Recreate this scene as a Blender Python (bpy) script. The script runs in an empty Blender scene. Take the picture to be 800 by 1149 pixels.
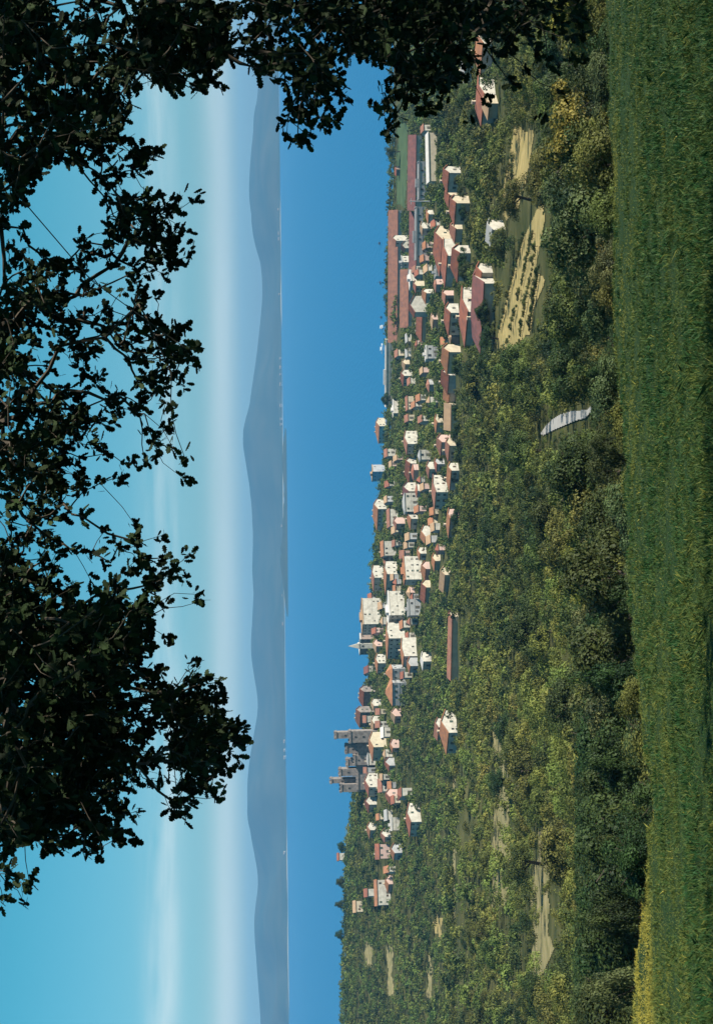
import bpy, math, random
import numpy as np
from mathutils import Vector, Matrix

rad = math.radians
SC = bpy.context.scene
COL = SC.collection
rng = np.random.default_rng(7)
random.seed(7)

# ------------------------------------------------------------------ camera
# The photograph is a landscape view turned a quarter: its left edge is the sky.
F_PX, HOR, ZC = 1578.0, 300.0, 100.0
PITCH = math.atan((400.0 - HOR) / F_PX)
ROLL = rad(0.6)
FWD = np.array([0, math.cos(PITCH), -math.sin(PITCH)])
_r0 = np.array([1.0, 0, 0]); _d0 = np.array([0, -math.sin(PITCH), -math.cos(PITCH)])
RGT = _r0 * math.cos(ROLL) - _d0 * math.sin(ROLL) * -1.0
DWN = _d0 * math.cos(ROLL) - _r0 * math.sin(ROLL)
cam_d = bpy.data.cameras.new('camera'); cam = bpy.data.objects.new('camera', cam_d); COL.objects.link(cam)
cam_d.sensor_fit = 'VERTICAL'; cam_d.sensor_height = 36.0; cam_d.sensor_width = 36.0
cam_d.lens = 36.0 * F_PX / 1149.0
cam_d.clip_start = 0.1; cam_d.clip_end = 60000
M = Matrix.Identity(4)
for i in range(3):
    M[i][0] = DWN[i]; M[i][1] = RGT[i]; M[i][2] = -FWD[i]; M[i][3] = (0, 0, ZC)[i]
cam.matrix_world = M
SC.camera = cam

# ------------------------------------------------------------------ light
SUN_EL, SUN_AZ = rad(37), rad(107)         # azimuth clockwise from +Y (view direction): right, a little behind
sd = Vector((math.sin(SUN_AZ) * math.cos(SUN_EL), math.cos(SUN_AZ) * math.cos(SUN_EL), math.sin(SUN_EL)))
sun_d = bpy.data.lights.new('sun', 'SUN'); sun = bpy.data.objects.new('sun', sun_d); COL.objects.link(sun)
sun_d.energy = 5.0; sun_d.angle = rad(0.5); sun_d.color = (1.0, 0.93, 0.80)
sun.rotation_euler = sd.to_track_quat('Z', 'Y').to_euler(); sun.location = (60, -40, 180)
W = bpy.data.worlds.new('World'); SC.world = W; W.use_nodes = True
nt = W.node_tree; nt.nodes.clear()
def N(t, ty, **kw):
    n = t.nodes.new(ty)
    for k, v in kw.items(): setattr(n, k, v)
    return n
sky = N(nt, 'ShaderNodeTexSky', sky_type='NISHITA'); sky.sun_disc = False
sky.sun_elevation = SUN_EL; sky.sun_rotation = SUN_AZ; sky.altitude = 300
sky.air_density = 1.0; sky.dust_density = 0.6; sky.ozone_density = 1.5
tint = N(nt, 'ShaderNodeMix', data_type='RGBA', blend_type='MULTIPLY'); tint.inputs['Factor'].default_value = 1
nt.links.new(sky.outputs[0], tint.inputs[6])
# thin level cloud banks low over the hills
tc = N(nt, 'ShaderNodeTexCoord'); sep = N(nt, 'ShaderNodeSeparateXYZ'); nt.links.new(tc.outputs['Generated'], sep.inputs[0])
zr = N(nt, 'ShaderNodeMapRange'); zr.inputs[1].default_value = .0; zr.inputs[2].default_value = .17; nt.links.new(sep.outputs['Z'], zr.inputs[0])
tcol = N(nt, 'ShaderNodeMix', data_type='RGBA'); nt.links.new(zr.outputs[0], tcol.inputs['Factor'])
tcol.inputs[6].default_value = (.60, .86, 1.12, 1); tcol.inputs[7].default_value = (.30, 1.06, 1.10, 1); nt.links.new(tcol.outputs[2], tint.inputs[7])
mp = N(nt, 'ShaderNodeMapping'); mp.inputs['Scale'].default_value = (2.6, 2.6, 22); nt.links.new(tc.outputs['Generated'], mp.inputs[0])
noi = N(nt, 'ShaderNodeTexNoise'); noi.inputs['Scale'].default_value = 2.2; noi.inputs['Detail'].default_value = 5; nt.links.new(mp.outputs[0], noi.inputs['Vector'])
def band(z0, half, amt):
    s = N(nt, 'ShaderNodeMath', operation='SUBTRACT'); nt.links.new(sep.outputs['Z'], s.inputs[0]); s.inputs[1].default_value = z0
    d = N(nt, 'ShaderNodeMath', operation='DIVIDE'); nt.links.new(s.outputs[0], d.inputs[0]); d.inputs[1].default_value = half
    q = N(nt, 'ShaderNodeMath', operation='MULTIPLY'); nt.links.new(d.outputs[0], q.inputs[0]); nt.links.new(d.outputs[0], q.inputs[1])
    e = N(nt, 'ShaderNodeMath', operation='MULTIPLY'); nt.links.new(q.outputs[0], e.inputs[0]); e.inputs[1].default_value = -1
    x = N(nt, 'ShaderNodeMath', operation='EXPONENT'); nt.links.new(e.outputs[0], x.inputs[0])
    m = N(nt, 'ShaderNodeMath', operation='MULTIPLY'); nt.links.new(x.outputs[0], m.inputs[0]); m.inputs[1].default_value = amt
    return m
b1 = band(0.030, 0.010, 0.55); b2 = band(0.073, 0.011, 0.55)
rmp = N(nt, 'ShaderNodeMapRange'); rmp.inputs[1].default_value = 0.35; rmp.inputs[2].default_value = 0.62; nt.links.new(noi.outputs[0], rmp.inputs[0])
b2n = N(nt, 'ShaderNodeMath', operation='MULTIPLY'); nt.links.new(b2.outputs[0], b2n.inputs[0]); nt.links.new(rmp.outputs[0], b2n.inputs[1])
rmp1 = N(nt, 'ShaderNodeMapRange'); rmp1.inputs[1].default_value = 0.2; rmp1.inputs[2].default_value = 0.7; rmp1.inputs[3].default_value = .55; nt.links.new(noi.outputs[0], rmp1.inputs[0])
b1n = N(nt, 'ShaderNodeMath', operation='MULTIPLY'); nt.links.new(b1.outputs[0], b1n.inputs[0]); nt.links.new(rmp1.outputs[0], b1n.inputs[1])
bs = N(nt, 'ShaderNodeMath', operation='ADD', use_clamp=True); nt.links.new(b1n.outputs[0], bs.inputs[0]); nt.links.new(b2n.outputs[0], bs.inputs[1])
cl = N(nt, 'ShaderNodeMix', data_type='RGBA'); nt.links.new(bs.outputs[0], cl.inputs['Factor'])
nt.links.new(tint.outputs[2], cl.inputs[6]); cl.inputs[7].default_value = (9.6, 10.4, 10.1, 1)
bg = N(nt, 'ShaderNodeBackground'); bg.inputs['Strength'].default_value = 0.058
nt.links.new(cl.outputs[2], bg.inputs['Color'])
wo = N(nt, 'ShaderNodeOutputWorld'); nt.links.new(bg.outputs[0], wo.inputs['Surface'])
vs = SC.view_settings; vs.view_transform = 'Standard'; vs.look = 'None'; vs.gamma = 1.0; vs.exposure = 0.75; vs.use_curve_mapping = False
SC.cycles.max_bounces = 5; SC.cycles.diffuse_bounces = 1; SC.cycles.transparent_max_bounces = 4; SC.cycles.volume_bounces = 0
SC.cycles.use_denoising = True

# ------------------------------------------------------------------ photo <-> world
def ray(u, v):
    """upright photo pixel (u right, v down) -> direction with y == 1"""
    u = np.asarray(u, float); v = np.asarray(v, float)
    d = (u - 574.5)[..., None] * RGT + (v - 400.0)[..., None] * DWN + F_PX * FWD
    return d / d[..., 1:2]
def at(u, v, Y):
    d = ray(u, v); return np.array([0, 0, ZC]) + d * np.asarray(Y, float)[..., None]
def proj(P):
    P = np.asarray(P, float) - np.array([0, 0, ZC])
    w = P @ FWD
    return 574.5 + F_PX * (P @ RGT) / w, 400 + F_PX * (P @ DWN) / w

# ------------------------------------------------------------------ terrain
SLOPE, EYE = 0.2126, 2.0
TU = np.array([0, 200, 350, 575, 700, 850, 1000, 1149.])
TY = np.array([60, 100, 150, 200, 300, 400, 450, 500, 600, 700, 800, 900, 1000.])
TV = np.array([
 [775, 772, 768, 760, 752, 745, 742, 740],
 [728, 726, 722, 712, 705, 700, 698, 696],
 [685, 684, 682, 675, 672, 668, 666, 664],
 [652, 650, 648, 642, 640, 637, 635, 633],
 [602, 601, 598, 590, 588, 586, 584, 582],
 [552, 552, 553, 553, 552, 549, 546, 545],
 [514, 516, 526, 536, 535, 531, 530, 530],
 [518, 519, 521, 529, 521, 515, 515, 515],
 [510, 510, 507, 514, 508, 505, 504, 503],
 [472, 472, 473, 490, 490, 490, 489, 488],
 [431, 433, 443, 463, 473, 475, 474, 473],
 [399, 403, 423, 441, 458, 462, 462, 461],
 [386, 392, 414, 427, 445, 451, 452, 452.]])
TS = (TU - 574.5) / F_PX
TZ = np.zeros((len(TY) + 3, len(TU)))
for i, Y in enumerate(TY):
    TZ[i] = at(TU, TV[i], np.full(len(TU), Y))[:, 2]
TZ[13] = [20, 20, 8, 8, 6, 3, 1, 1]; TZ[14] = [-4, -4, -4, -4, -1, .4, -4, -4]; TZ[15] = -9
TYY = np.append(TY, [1060, 1125, 1220])
EU = np.array([0, 70, 125, 170, 250, 349, 549, 749, 949, 1149.]); EV = np.array([706, 710, 718, 732, 728, 722, 706, 692, 685, 680.])
_e = ray(EU, EV); EY = EYE / (-_e[:, 2] - SLOPE); ES = _e[:, 0]
def vnoise(x, y, seed=0):
    xi = np.floor(x).astype(np.int64); yi = np.floor(y).astype(np.int64); fx = x - xi; fy = y - yi
    fx = fx * fx * (3 - 2 * fx); fy = fy * fy * (3 - 2 * fy)
    def h(a, b):
        n = np.sin(a * 127.1 + b * 311.7 + seed * 74.7) * 43758.5453
        return n - np.floor(n)
    return (h(xi, yi) * (1 - fx) + h(xi + 1, yi) * fx) * (1 - fy) + (h(xi, yi + 1) * (1 - fx) + h(xi + 1, yi + 1) * fx) * fy
def edgeY(s):
    s = np.asarray(s, float)
    return np.interp(s, ES, EY) + 5.0 * (vnoise(s * 26, s * 0, 51) - .5) + 3.0 * (vnoise(s * 90, s * 0, 52) - .5)
def ground(X, Y):
    X = np.asarray(X, float); Y = np.asarray(Y, float)
    Yc = np.clip(Y, 60, 1220); s = X / np.maximum(Y, 20.)
    sc = np.clip(s, TS[0], TS[-1])
    i = np.clip(np.searchsorted(TYY, Yc) - 1, 0, len(TYY) - 2); j = np.clip(np.searchsorted(TS, sc) - 1, 0, len(TS) - 2)
    fy = (Yc - TYY[i]) / (TYY[i + 1] - TYY[i]); fx = (sc - TS[j]) / (TS[j + 1] - TS[j])
    z = (TZ[i, j] * (1 - fx) + TZ[i, j + 1] * fx) * (1 - fy) + (TZ[i + 1, j] * (1 - fx) + TZ[i + 1, j + 1] * fx) * fy
    z = z + (vnoise(X / 17, Y / 17) - .5) * 1.6 * np.clip((Yc - 60) / 80, 0, 1) * np.clip(z / 6, 0, 1)
    plane = ZC - EYE - SLOPE * np.clip(Y, -12, 200) + (vnoise(X / 3.1, Y / 3.1, 3) - .5) * .16 + (vnoise(X / .8, Y / .8, 5) - .5) * .05
    ye = edgeY(s); t = np.clip((Y - ye) / 16.0, 0, 1); t = t * t * (3 - 2 * t)
    drop = np.clip(Y - ye, 0, 40) * 0.18
    return (plane - drop) * (1 - t) + z * t
_YS = np.concatenate([np.arange(14, 60, .5), np.arange(60, 300, 1.), np.arange(300, 1200, 2.5)])
def march(u, v):
    u = np.atleast_1d(np.asarray(u, float)); v = np.atleast_1d(np.asarray(v, float)); out = np.zeros((len(u), 3))
    for a in range(0, len(u), 400):
        d = ray(u[a:a + 400], v[a:a + 400])
        P = d[:, None, :] * _YS[None, :, None]
        rz = ZC + P[..., 2]; g = np.maximum(ground(P[..., 0], P[..., 1]), 0.0)
        hit = rz <= g; k = np.where(hit.any(1), hit.argmax(1), len(_YS) - 1)
        r = np.arange(len(k)); km = np.maximum(k - 1, 0)
        d1 = rz[r, km] - g[r, km]; d2 = g[r, k] - rz[r, k]
        t = np.where(d1 + d2 > 1e-6, d1 / np.maximum(d1 + d2, 1e-6), 0); Y = _YS[km] + (_YS[k] - _YS[km]) * np.clip(t, 0, 1)
        q = d * Y[:, None]; q[:, 2] += ZC; out[a:a + 400] = q
    return out

# ------------------------------------------------------------------ helpers
def tag(o, label=None, cat=None, group=None, kind=None):
    if label: o['label'] = label
    if cat: o['category'] = cat
    if group: o['group'] = group
    if kind: o['kind'] = kind
    return o
def empty(name, loc, rz=0.0):
    o = bpy.data.objects.new(name, None); COL.objects.link(o); o.location = loc; o.rotation_euler = (0, 0, rz); o.empty_display_size = .5
    return o
def link(name, me, parent=None):
    o = bpy.data.objects.new(name, me); COL.objects.link(o)
    if parent: o.parent = parent
    return o
def mesh_np(name, V, faces, mats, midx=None, attr=None, smooth=False):
    """V (n,3); faces: (m,k) array or list of index lists"""
    me = bpy.data.meshes.new(name)
    V = np.asarray(V, np.float32)
    if isinstance(faces, np.ndarray):
        m, k = faces.shape; me.vertices.add(len(V)); me.vertices.foreach_set('co', V.ravel())
        me.loops.add(m * k); me.loops.foreach_set('vertex_index', faces.astype(np.int32).ravel())
        me.polygons.add(m); me.polygons.foreach_set('loop_start', np.arange(0, m * k, k, dtype=np.int32))
    else:
        me.from_pydata([tuple(p) for p in V.tolist()], [], [tuple(f) for f in faces])
    for mt in (mats if isinstance(mats, (list, tuple)) else [mats]): me.materials.append(mt)
    if midx is not None: me.polygons.foreach_set('material_index', np.asarray(midx, np.int32))
    if attr:
        for an, av in attr.items():
            a = me.attributes.new(an, 'FLOAT', 'FACE'); a.data.foreach_set('value', np.asarray(av, np.float32))
    me.polygons.foreach_set('use_smooth', np.full(len(me.polygons), smooth))
    me.update(calc_edges=True)
    return me
class MB:
    def __init__(s): s.v = []; s.f = []; s.m = []
    def add(s, V, F, m=0):
        o = len(s.v); s.v += [tuple(map(float, p)) for p in V]; s.f += [[i + o for i in f] for f in F]; s.m += [m] * len(F)
    def box(s, x0, x1, y0, y1, z0, z1, m=0):
        s.add([(x0, y0, z0), (x1, y0, z0), (x1, y1, z0), (x0, y1, z0), (x0, y0, z1), (x1, y0, z1), (x1, y1, z1), (x0, y1, z1)],
              [(3, 2, 1, 0), (4, 5, 6, 7), (0, 1, 5, 4), (1, 2, 6, 5), (2, 3, 7, 6), (3, 0, 4, 7)], m)
    def tube(s, pts, rads, n=6, m=0):
        pts = [Vector(p) for p in pts]; rings = []
        for i, p in enumerate(pts):
            t = (pts[min(i + 1, len(pts) - 1)] - pts[max(i - 1, 0)]).normalized()
            a = t.cross(Vector((.31, .17, .93))); a = a.normalized() if a.length > 1e-4 else Vector((1, 0, 0)); b = t.cross(a)
            rings.append([p + (a * math.cos(2 * math.pi * k / n) + b * math.sin(2 * math.pi * k / n)) * rads[i] for k in range(n)])
        V = [q for r in rings for q in r]; F = []
        for i in range(len(pts) - 1):
            for k in range(n): F.append((i * n + k, i * n + (k + 1) % n, (i + 1) * n + (k + 1) % n, (i + 1) * n + k))
        F.append(list(range(n))[::-1]); F.append([(len(pts) - 1) * n + k for k in range(n)])
        s.add(V, F, m)
    def build(s, name, mats, parent=None, smooth=False):
        return link(name, mesh_np(name, np.array(s.v), s.f, mats, s.m, smooth=smooth), parent)

# ------------------------------------------------------------------ materials
def mat(name, col, rough=.8, spec=.3, var=None, scale=1.0, bump=0.0, coords='Object', detail=4):
    m = bpy.data.materials.new(name); m.use_nodes = True; t = m.node_tree; p = t.nodes['Principled BSDF']
    p.inputs['Roughness'].default_value = rough; p.inputs['Specular IOR Level'].default_value = spec
    p.inputs['Base Color'].default_value = (*col, 1)
    if var:
        c = N(t, 'ShaderNodeTexCoord'); n = N(t, 'ShaderNodeTexNoise'); n.inputs['Scale'].default_value = scale; n.inputs['Detail'].default_value = detail
        t.links.new(c.outputs[coords], n.inputs['Vector'])
        r = N(t, 'ShaderNodeMapRange'); r.inputs[1].default_value = .3; r.inputs[2].default_value = .7; t.links.new(n.outputs[0], r.inputs[0])
        x = N(t, 'ShaderNodeMix', data_type='RGBA'); t.links.new(r.outputs[0], x.inputs['Factor']); x.inputs[6].default_value = (*col, 1); x.inputs[7].default_value = (*var, 1)
        t.links.new(x.outputs[2], p.inputs['Base Color'])
        if bump:
            b = N(t, 'ShaderNodeBump'); b.inputs['Strength'].default_value = bump; t.links.new(n.outputs[0], b.inputs['Height']); t.links.new(b.outputs[0], p.inputs['Normal'])
    return m
def foliage_mat(name, dark, light, hue=.05, transl=.12, rough=.6):
    m = bpy.data.materials.new(name); m.use_nodes = True; t = m.node_tree; p = t.nodes['Principled BSDF']; out = t.nodes['Material Output']
    a = N(t, 'ShaderNodeAttribute', attribute_name='tint'); ah = N(t, 'ShaderNodeAttribute', attribute_name='hue'); oi = N(t, 'ShaderNodeObjectInfo')
    x = N(t, 'ShaderNodeMix', data_type='RGBA'); t.links.new(a.outputs['Fac'], x.inputs['Factor']); x.inputs[6].default_value = (*dark, 1); x.inputs[7].default_value = (*light, 1)
    h = N(t, 'ShaderNodeHueSaturation'); t.links.new(x.outputs[2], h.inputs['Color'])
    r = N(t, 'ShaderNodeMapRange'); r.inputs[3].default_value = .5 - hue; r.inputs[4].default_value = .5 + hue * .7; t.links.new(oi.outputs['Random'], r.inputs[0])
    ad = N(t, 'ShaderNodeMath', operation='ADD'); t.links.new(r.outputs[0], ad.inputs[0]); t.links.new(ah.outputs['Fac'], ad.inputs[1]); t.links.new(ad.outputs[0], h.inputs['Hue'])
    t.links.new(h.outputs[0], p.inputs['Base Color']); p.inputs['Roughness'].default_value = rough; p.inputs['Specular IOR Level'].default_value = .2
    if transl:
        tr = N(t, 'ShaderNodeBsdfTranslucent'); t.links.new(h.outputs[0], tr.inputs['Color'])
        ms = N(t, 'ShaderNodeMixShader'); ms.inputs[0].default_value = transl
        t.links.new(p.outputs[0], ms.inputs[1]); t.links.new(tr.outputs[0], ms.inputs[2]); t.links.new(ms.outputs[0], out.inputs['Surface'])
    return m
M_bark = mat('bark', (.05, .04, .03), .9, .1, (.09, .075, .06), 6, .3)
M_leaf = foliage_mat('broadleaf', (.018, .034, .010), (.165, .19, .042))
M_leafd = foliage_mat('dark_leaf', (.012, .026, .009), (.062, .098, .024))
M_olive = foliage_mat('olive_leaf', (.024, .042, .018), (.14, .165, .055))
M_yell = foliage_mat('yellow_leaf', (.06, .075, .014), (.27, .25, .038))
M_wood = foliage_mat('woodland_leaf', (.014, .030, .010), (.19, .215, .045), hue=0)
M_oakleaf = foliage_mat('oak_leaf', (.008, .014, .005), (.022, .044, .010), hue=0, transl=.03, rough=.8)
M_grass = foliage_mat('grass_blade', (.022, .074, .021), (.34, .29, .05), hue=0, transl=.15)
M_water = mat('lake_water', (.003, .115, .285), .3, .12)
_t = M_water.node_tree; _c = N(_t, 'ShaderNodeTexCoord'); _m = N(_t, 'ShaderNodeMapping'); _m.inputs['Scale'].default_value = (.5, .12, 1)
_n = N(_t, 'ShaderNodeTexNoise'); _n.inputs['Scale'].default_value = .5; _n.inputs['Detail'].default_value = 3; _b = N(_t, 'ShaderNodeBump'); _b.inputs['Strength'].default_value = .5; _b.inputs['Distance'].default_value = 1
_t.links.new(_c.outputs['Object'], _m.inputs[0]); _t.links.new(_m.outputs[0], _n.inputs['Vector']); _t.links.new(_n.outputs[0], _b.inputs['Height']); _t.links.new(_b.outputs[0], _t.nodes['Principled BSDF'].inputs['Normal'])
M_hill = mat('far_hill', (.025, .045, .035), .9, .1, (.06, .065, .045), .0035, coords='Object', detail=8)
M_beach = mat('pale_shore', (.42, .38, .30), .9, .1, (.30, .28, .2), .01)
M_straw = mat('straw_field', (.42, .32, .14), .95, .05, (.24, .20, .08), .35, .3, detail=8)
M_earth = mat('tan_earth', (.30, .25, .13), .95, .05, (.15, .145, .065), .3, .3, detail=8)
M_lawn = mat('lawn', (.09, .13, .06), .95, .05, (.05, .085, .04), .08, detail=6)
M_vine = mat('yellow_field', (.30, .27, .05), .95, .05, (.14, .15, .04), .4, .3, detail=8)
M_road = mat('white_road', (.40, .385, .36), .9, .1, (.33, .31, .29), .6)
WALL = {
 'white': mat('white_plaster', (.56, .52, .45), .85, .15, (.36, .33, .28), .5),
 'cream': mat('cream_plaster', (.56, .47, .34), .85, .15, (.40, .34, .25), .45),
 'pink': mat('pink_plaster', (.54, .37, .32), .85, .15, (.42, .30, .26), .35),
 'grey': mat('grey_plaster', (.42, .41, .40), .9, .1, (.28, .28, .28), .3),
 'stone': mat('castle_stone', (.32, .275, .245), .9, .1, (.17, .145, .135), .5, .3),
 'brown': mat('brown_plaster', (.30, .22, .18), .9, .1, (.24, .18, .15), .4)}
def roof_mat(name, a, b):
    m = mat(name, a, .9, .1, b, .42, .2, detail=10); t = m.node_tree; p = t.nodes['Principled BSDF']
    c = N(t, 'ShaderNodeTexCoord'); w = N(t, 'ShaderNodeTexWave', bands_direction='X'); w.inputs['Scale'].default_value = 1.3; w.inputs['Distortion'].default_value = .6
    t.links.new(c.outputs['Object'], w.inputs['Vector']); bp = N(t, 'ShaderNodeBump'); bp.inputs['Strength'].default_value = .6; t.links.new(w.outputs[0], bp.inputs['Height']); t.links.new(bp.outputs[0], p.inputs['Normal'])
    return m
ROOF = {'red': roof_mat('red_tile', (.33, .12, .075), (.17, .08, .065)), 'orange': roof_mat('orange_tile', (.40, .18, .09), (.24, .12, .08)),
        'brown': roof_mat('brown_tile', (.33, .15, .10), (.19, .10, .08)), 'maroon': roof_mat('maroon_tile', (.23, .095, .085), (.13, .07, .07)),
        'grey': roof_mat('grey_roofing', (.36, .35, .34), (.27, .27, .27)), 'pale': roof_mat('pale_roofing', (.60, .56, .52), (.5, .47, .44)),
        'tan': roof_mat('tan_tile', (.42, .28, .17), (.30, .2, .13))}
M_glass = mat('dark_window', (.03, .035, .045), .3, .5)
M_shut = mat('shutter_paint', (.10, .09, .07), .7, .2)
M_metal = mat('pole_metal', (.35, .35, .36), .5, .4)
M_boat = mat('boat_white', (.8, .8, .78), .4, .4)
M_boatd = mat('boat_dark', (.06, .05, .06), .5, .3)

# ------------------------------------------------------------------ ground, lake, hills
def photo_poly_mask(u, v, poly):
    """poly in photo pixels (x, y); u = 1149 - y, v = x"""
    px = np.array([1149 - q[1] for q in poly], float); py = np.array([q[0] for q in poly], float)
    inside = np.zeros(np.shape(u), bool); j = len(px) - 1
    for i in range(len(px)):
        c = ((py[i] > v) != (py[j] > v)) & (u < (px[j] - px[i]) * (v - py[i]) / (py[j] - py[i] + 1e-9) + px[i])
        inside ^= c; j = i
    return inside
yy = np.concatenate([np.linspace(-60, 12, 25), np.linspace(12.5, 80, 150), np.linspace(81, 300, 150), np.linspace(303, 1220, 240), [1500, 3000, 9000, 15000]])
ss = np.linspace(-1, 1, 241)
GY, GS = np.meshgrid(yy, ss, indexing='ij')
GX = GS * (np.abs(GY) * .55 + 40)
GZ = ground(GX, GY)
me_f = []
nr, nc = GX.shape
idx = np.arange(nr * nc).reshape(nr, nc)
Q = np.stack([idx[:-1, :-1], idx[:-1, 1:], idx[1:, 1:], idx[1:, :-1]], -1).reshape(-1, 4)
M_ground = mat('hillside_ground', (.032, .044, .016), .95, .05, (.10, .095, .038), .12, .04, detail=10)
M_meadow = mat('meadow_soil', (.016, .038, .014), .95, .05, (.03, .05, .018), .8, .3, detail=8)
cx = (GX[:-1, :-1] + GX[1:, 1:]) / 2; cy = (GY[:-1, :-1] + GY[1:, 1:]) / 2
mi = (cy < edgeY(cx / np.maximum(cy, 20)) + 2).astype(int).ravel()
g = link('ground', mesh_np('ground', np.stack([GX, GY, GZ], -1).reshape(-1, 3), Q, [M_ground, M_meadow], mi, smooth=True)); tag(g, kind='structure')
lk = MB(); lk.add([(-15000, 700, 0), (15000, 700, 0), (15000, 9400, 0), (-15000, 9400, 0)], [(0, 1, 2, 3)])
tag(lk.build('lake', M_water), kind='structure')

RIDGE = [(-300, 284), (-200, 290), (-100, 286), (0, 292), (100, 290), (140, 285), (180, 281), (220, 279), (240, 282), (290, 292), (320, 295), (345, 294), (400, 288), (440, 282), (495, 275), (520, 280), (560, 285), (600, 287),
         (640, 286), (700, 283), (730, 281), (770, 287), (790, 291), (830, 284), (860, 279), (890, 277), (930, 280), (965, 287), (990, 291), (1020, 286), (1040, 285), (1080, 288), (1149, 293), (1250, 288), (1400, 292), (1500, 290)]
ry = np.array([r[0] for r in RIDGE], float); rx = np.array([r[1] for r in RIDGE], float)
hu = np.linspace(-340, 1440, 360); hv = np.interp(1149 - hu, ry, rx); hv = np.convolve(np.pad(hv, 3, 'edge'), np.ones(7) / 7, 'valid')
YR = 10600.
rd = ray(hu, hv); hz = ZC + rd[:, 2] * YR; hs = rd[:, 0]
ts = np.array([0, .03, .08, .15, .25, .4, .55, .7, .85, 1.0, 1.15, 1.4, 1.8])
prof = np.array([-.03, .01, .03, .06, .14, .32, .50, .70, .89, 1.0, .9, .6, -.05])
HV = []
for k, t in enumerate(ts):
    Y = 8700 + (YR - 8700) * t + (vnoise(hs * 40, hs * 0, 9) - .5) * 300 * (1 - t) * (t < 1)
    z = hz * prof[k]
    if 0 < k < 9: z = z + hz * .55 * (vnoise(hs * 22 + k * .22, np.full_like(hs, k * .5), 4) - .5) * min(1, prof[k] * 6) + 3 * vnoise(hs * 150, np.full_like(hs, k), 2)
    HV.append(np.stack([hs * Y, np.broadcast_to(Y, hs.shape), z], -1))
HV = np.array(HV); nr, nc = HV.shape[:2]; idx = np.arange(nr * nc).reshape(nr, nc)
Q = np.stack([idx[:-1, :-1], idx[:-1, 1:], idx[1:, 1:], idx[1:, :-1]], -1).reshape(-1, 4)
tag(link('hills', mesh_np('hills', HV.reshape(-1, 3), Q, [M_hill], smooth=True)), kind='structure')
# pale strip of shore beyond the lake
bv = []
for uu in np.linspace(-340, 1440, 240):
    s_ = float(ray(uu, 318.)[0]); w = -6 + 60 * max(0, float(vnoise(np.array(uu / 45.), np.array(0.), 21)) - .3)
    bv += [(s_ * 8520, 8520, .15), (s_ * (8540 + w * 2), 8540 + w * 2, .2 + w * .14)]
Q = np.array([[2 * i, 2 * i + 2, 2 * i + 3, 2 * i + 1] for i in range(239)])
tag(link('beach', mesh_np('beach', np.array(bv), Q, [M_beach])), kind='structure')

# low headland in front of the hills
hs2 = np.linspace(455, 670, 90); k2 = np.clip(np.sin((hs2 - 455) / 215 * math.pi), 0, 1) ** .7
HV = []
for t_, p_ in ((0, -.1), (.15, .35), (.4, .8), (.6, 1.0), (.8, .7), (1, -.1)):
    Y = 7000 + 700 * t_; z = np.where(p_ < 0, -4, (8 + 34 * vnoise(hs2 / 40, hs2 * 0 + t_, 71) + 9 * vnoise(hs2 / 6, hs2 * 0 + t_ * 3, 72)) * k2 * p_ - 2)
    HV.append(np.stack([ray(hs2, hs2 * 0 + 318.)[:, 0] * Y, np.full_like(hs2, Y), z], -1))
HV = np.array(HV); nr, nc = HV.shape[:2]; idx = np.arange(nr * nc).reshape(nr, nc)
Q = np.stack([idx[:-1, :-1], idx[:-1, 1:], idx[1:, 1:], idx[1:, :-1]], -1).reshape(-1, 4)
tag(link('headland', mesh_np('headland', HV.reshape(-1, 3), Q, [M_hill], smooth=True)), kind='structure')

# haze: one closed box of even air round everything
hb = MB(); hb.box(-17000, 17000, -900, 14000, -30, 330)
hz_o = hb.build('haze', bpy.data.materials.new('haze_air')); tag(hz_o, kind='stuff')
hm = hz_o.data.materials[0]; hm.use_nodes = True; t = hm.node_tree; t.nodes.clear()
pv = N(t, 'ShaderNodeVolumePrincipled'); pv.inputs['Color'].default_value = (.22, .56, .97, 1); pv.inputs['Density'].default_value = 7.0e-5; pv.inputs['Anisotropy'].default_value = 0.0
mo = N(t, 'ShaderNodeOutputMaterial'); t.links.new(pv.outputs[0], mo.inputs['Volume'])

# ------------------------------------------------------------------ fields and road
def drape(name, poly, m, lift, step=1.3, wa=7):
    xs = [q[0] for q in poly]; ys = [q[1] for q in poly]
    vv = np.arange(min(xs) - step, max(xs) + 2 * step, step / 2); uu = np.arange(1149 - max(ys) - step, 1149 - min(ys) + 2 * step, step * 1.5)
    V_, U_ = np.meshgrid(vv, uu, indexing='ij')
    wob = (vnoise(U_ / 9, V_ / 5, 31) - .5) * wa + (vnoise(U_ / 2.5, V_ / 1.6, 33) - .5) * wa * .7
    ins = photo_poly_mask(U_ + wob, V_ + wob * .4, poly)
    P = march(U_.ravel(), V_.ravel()); P[:, 2] = ground(P[:, 0], P[:, 1]) + lift
    idx = np.arange(U_.size).reshape(U_.shape)
    qs = np.stack([idx[:-1, :-1], idx[:-1, 1:], idx[1:, 1:], idx[1:, :-1]], -1).reshape(-1, 4)
    ok = ins.ravel()[qs].all(1); yy_ = P[:, 1][qs]; ok &= (yy_.max(1) - yy_.min(1)) < 25
    qs = qs[ok][:, ::-1]; used, inv = np.unique(qs, return_inverse=True)
    o = link(name, mesh_np(name, P[used], inv.reshape(-1, 4), [m], smooth=True)); tag(o, kind='structure'); return o
F_STRAW = [(606, 226), (613, 238), (602, 300), (612, 318), (600, 345), (596, 375), (575, 392), (557, 392), (560, 365), (572, 320), (587, 268)]
F_UPPER = [(578, 138), (600, 148), (592, 200), (582, 235), (568, 250), (562, 246), (568, 190)]
F_STRIP = [(633, 150), (626, 200), (613, 206), (622, 165)]
F_LEFT = [(556, 885), (570, 885), (575, 955), (568, 1016), (552, 1018), (552, 950)]
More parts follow.
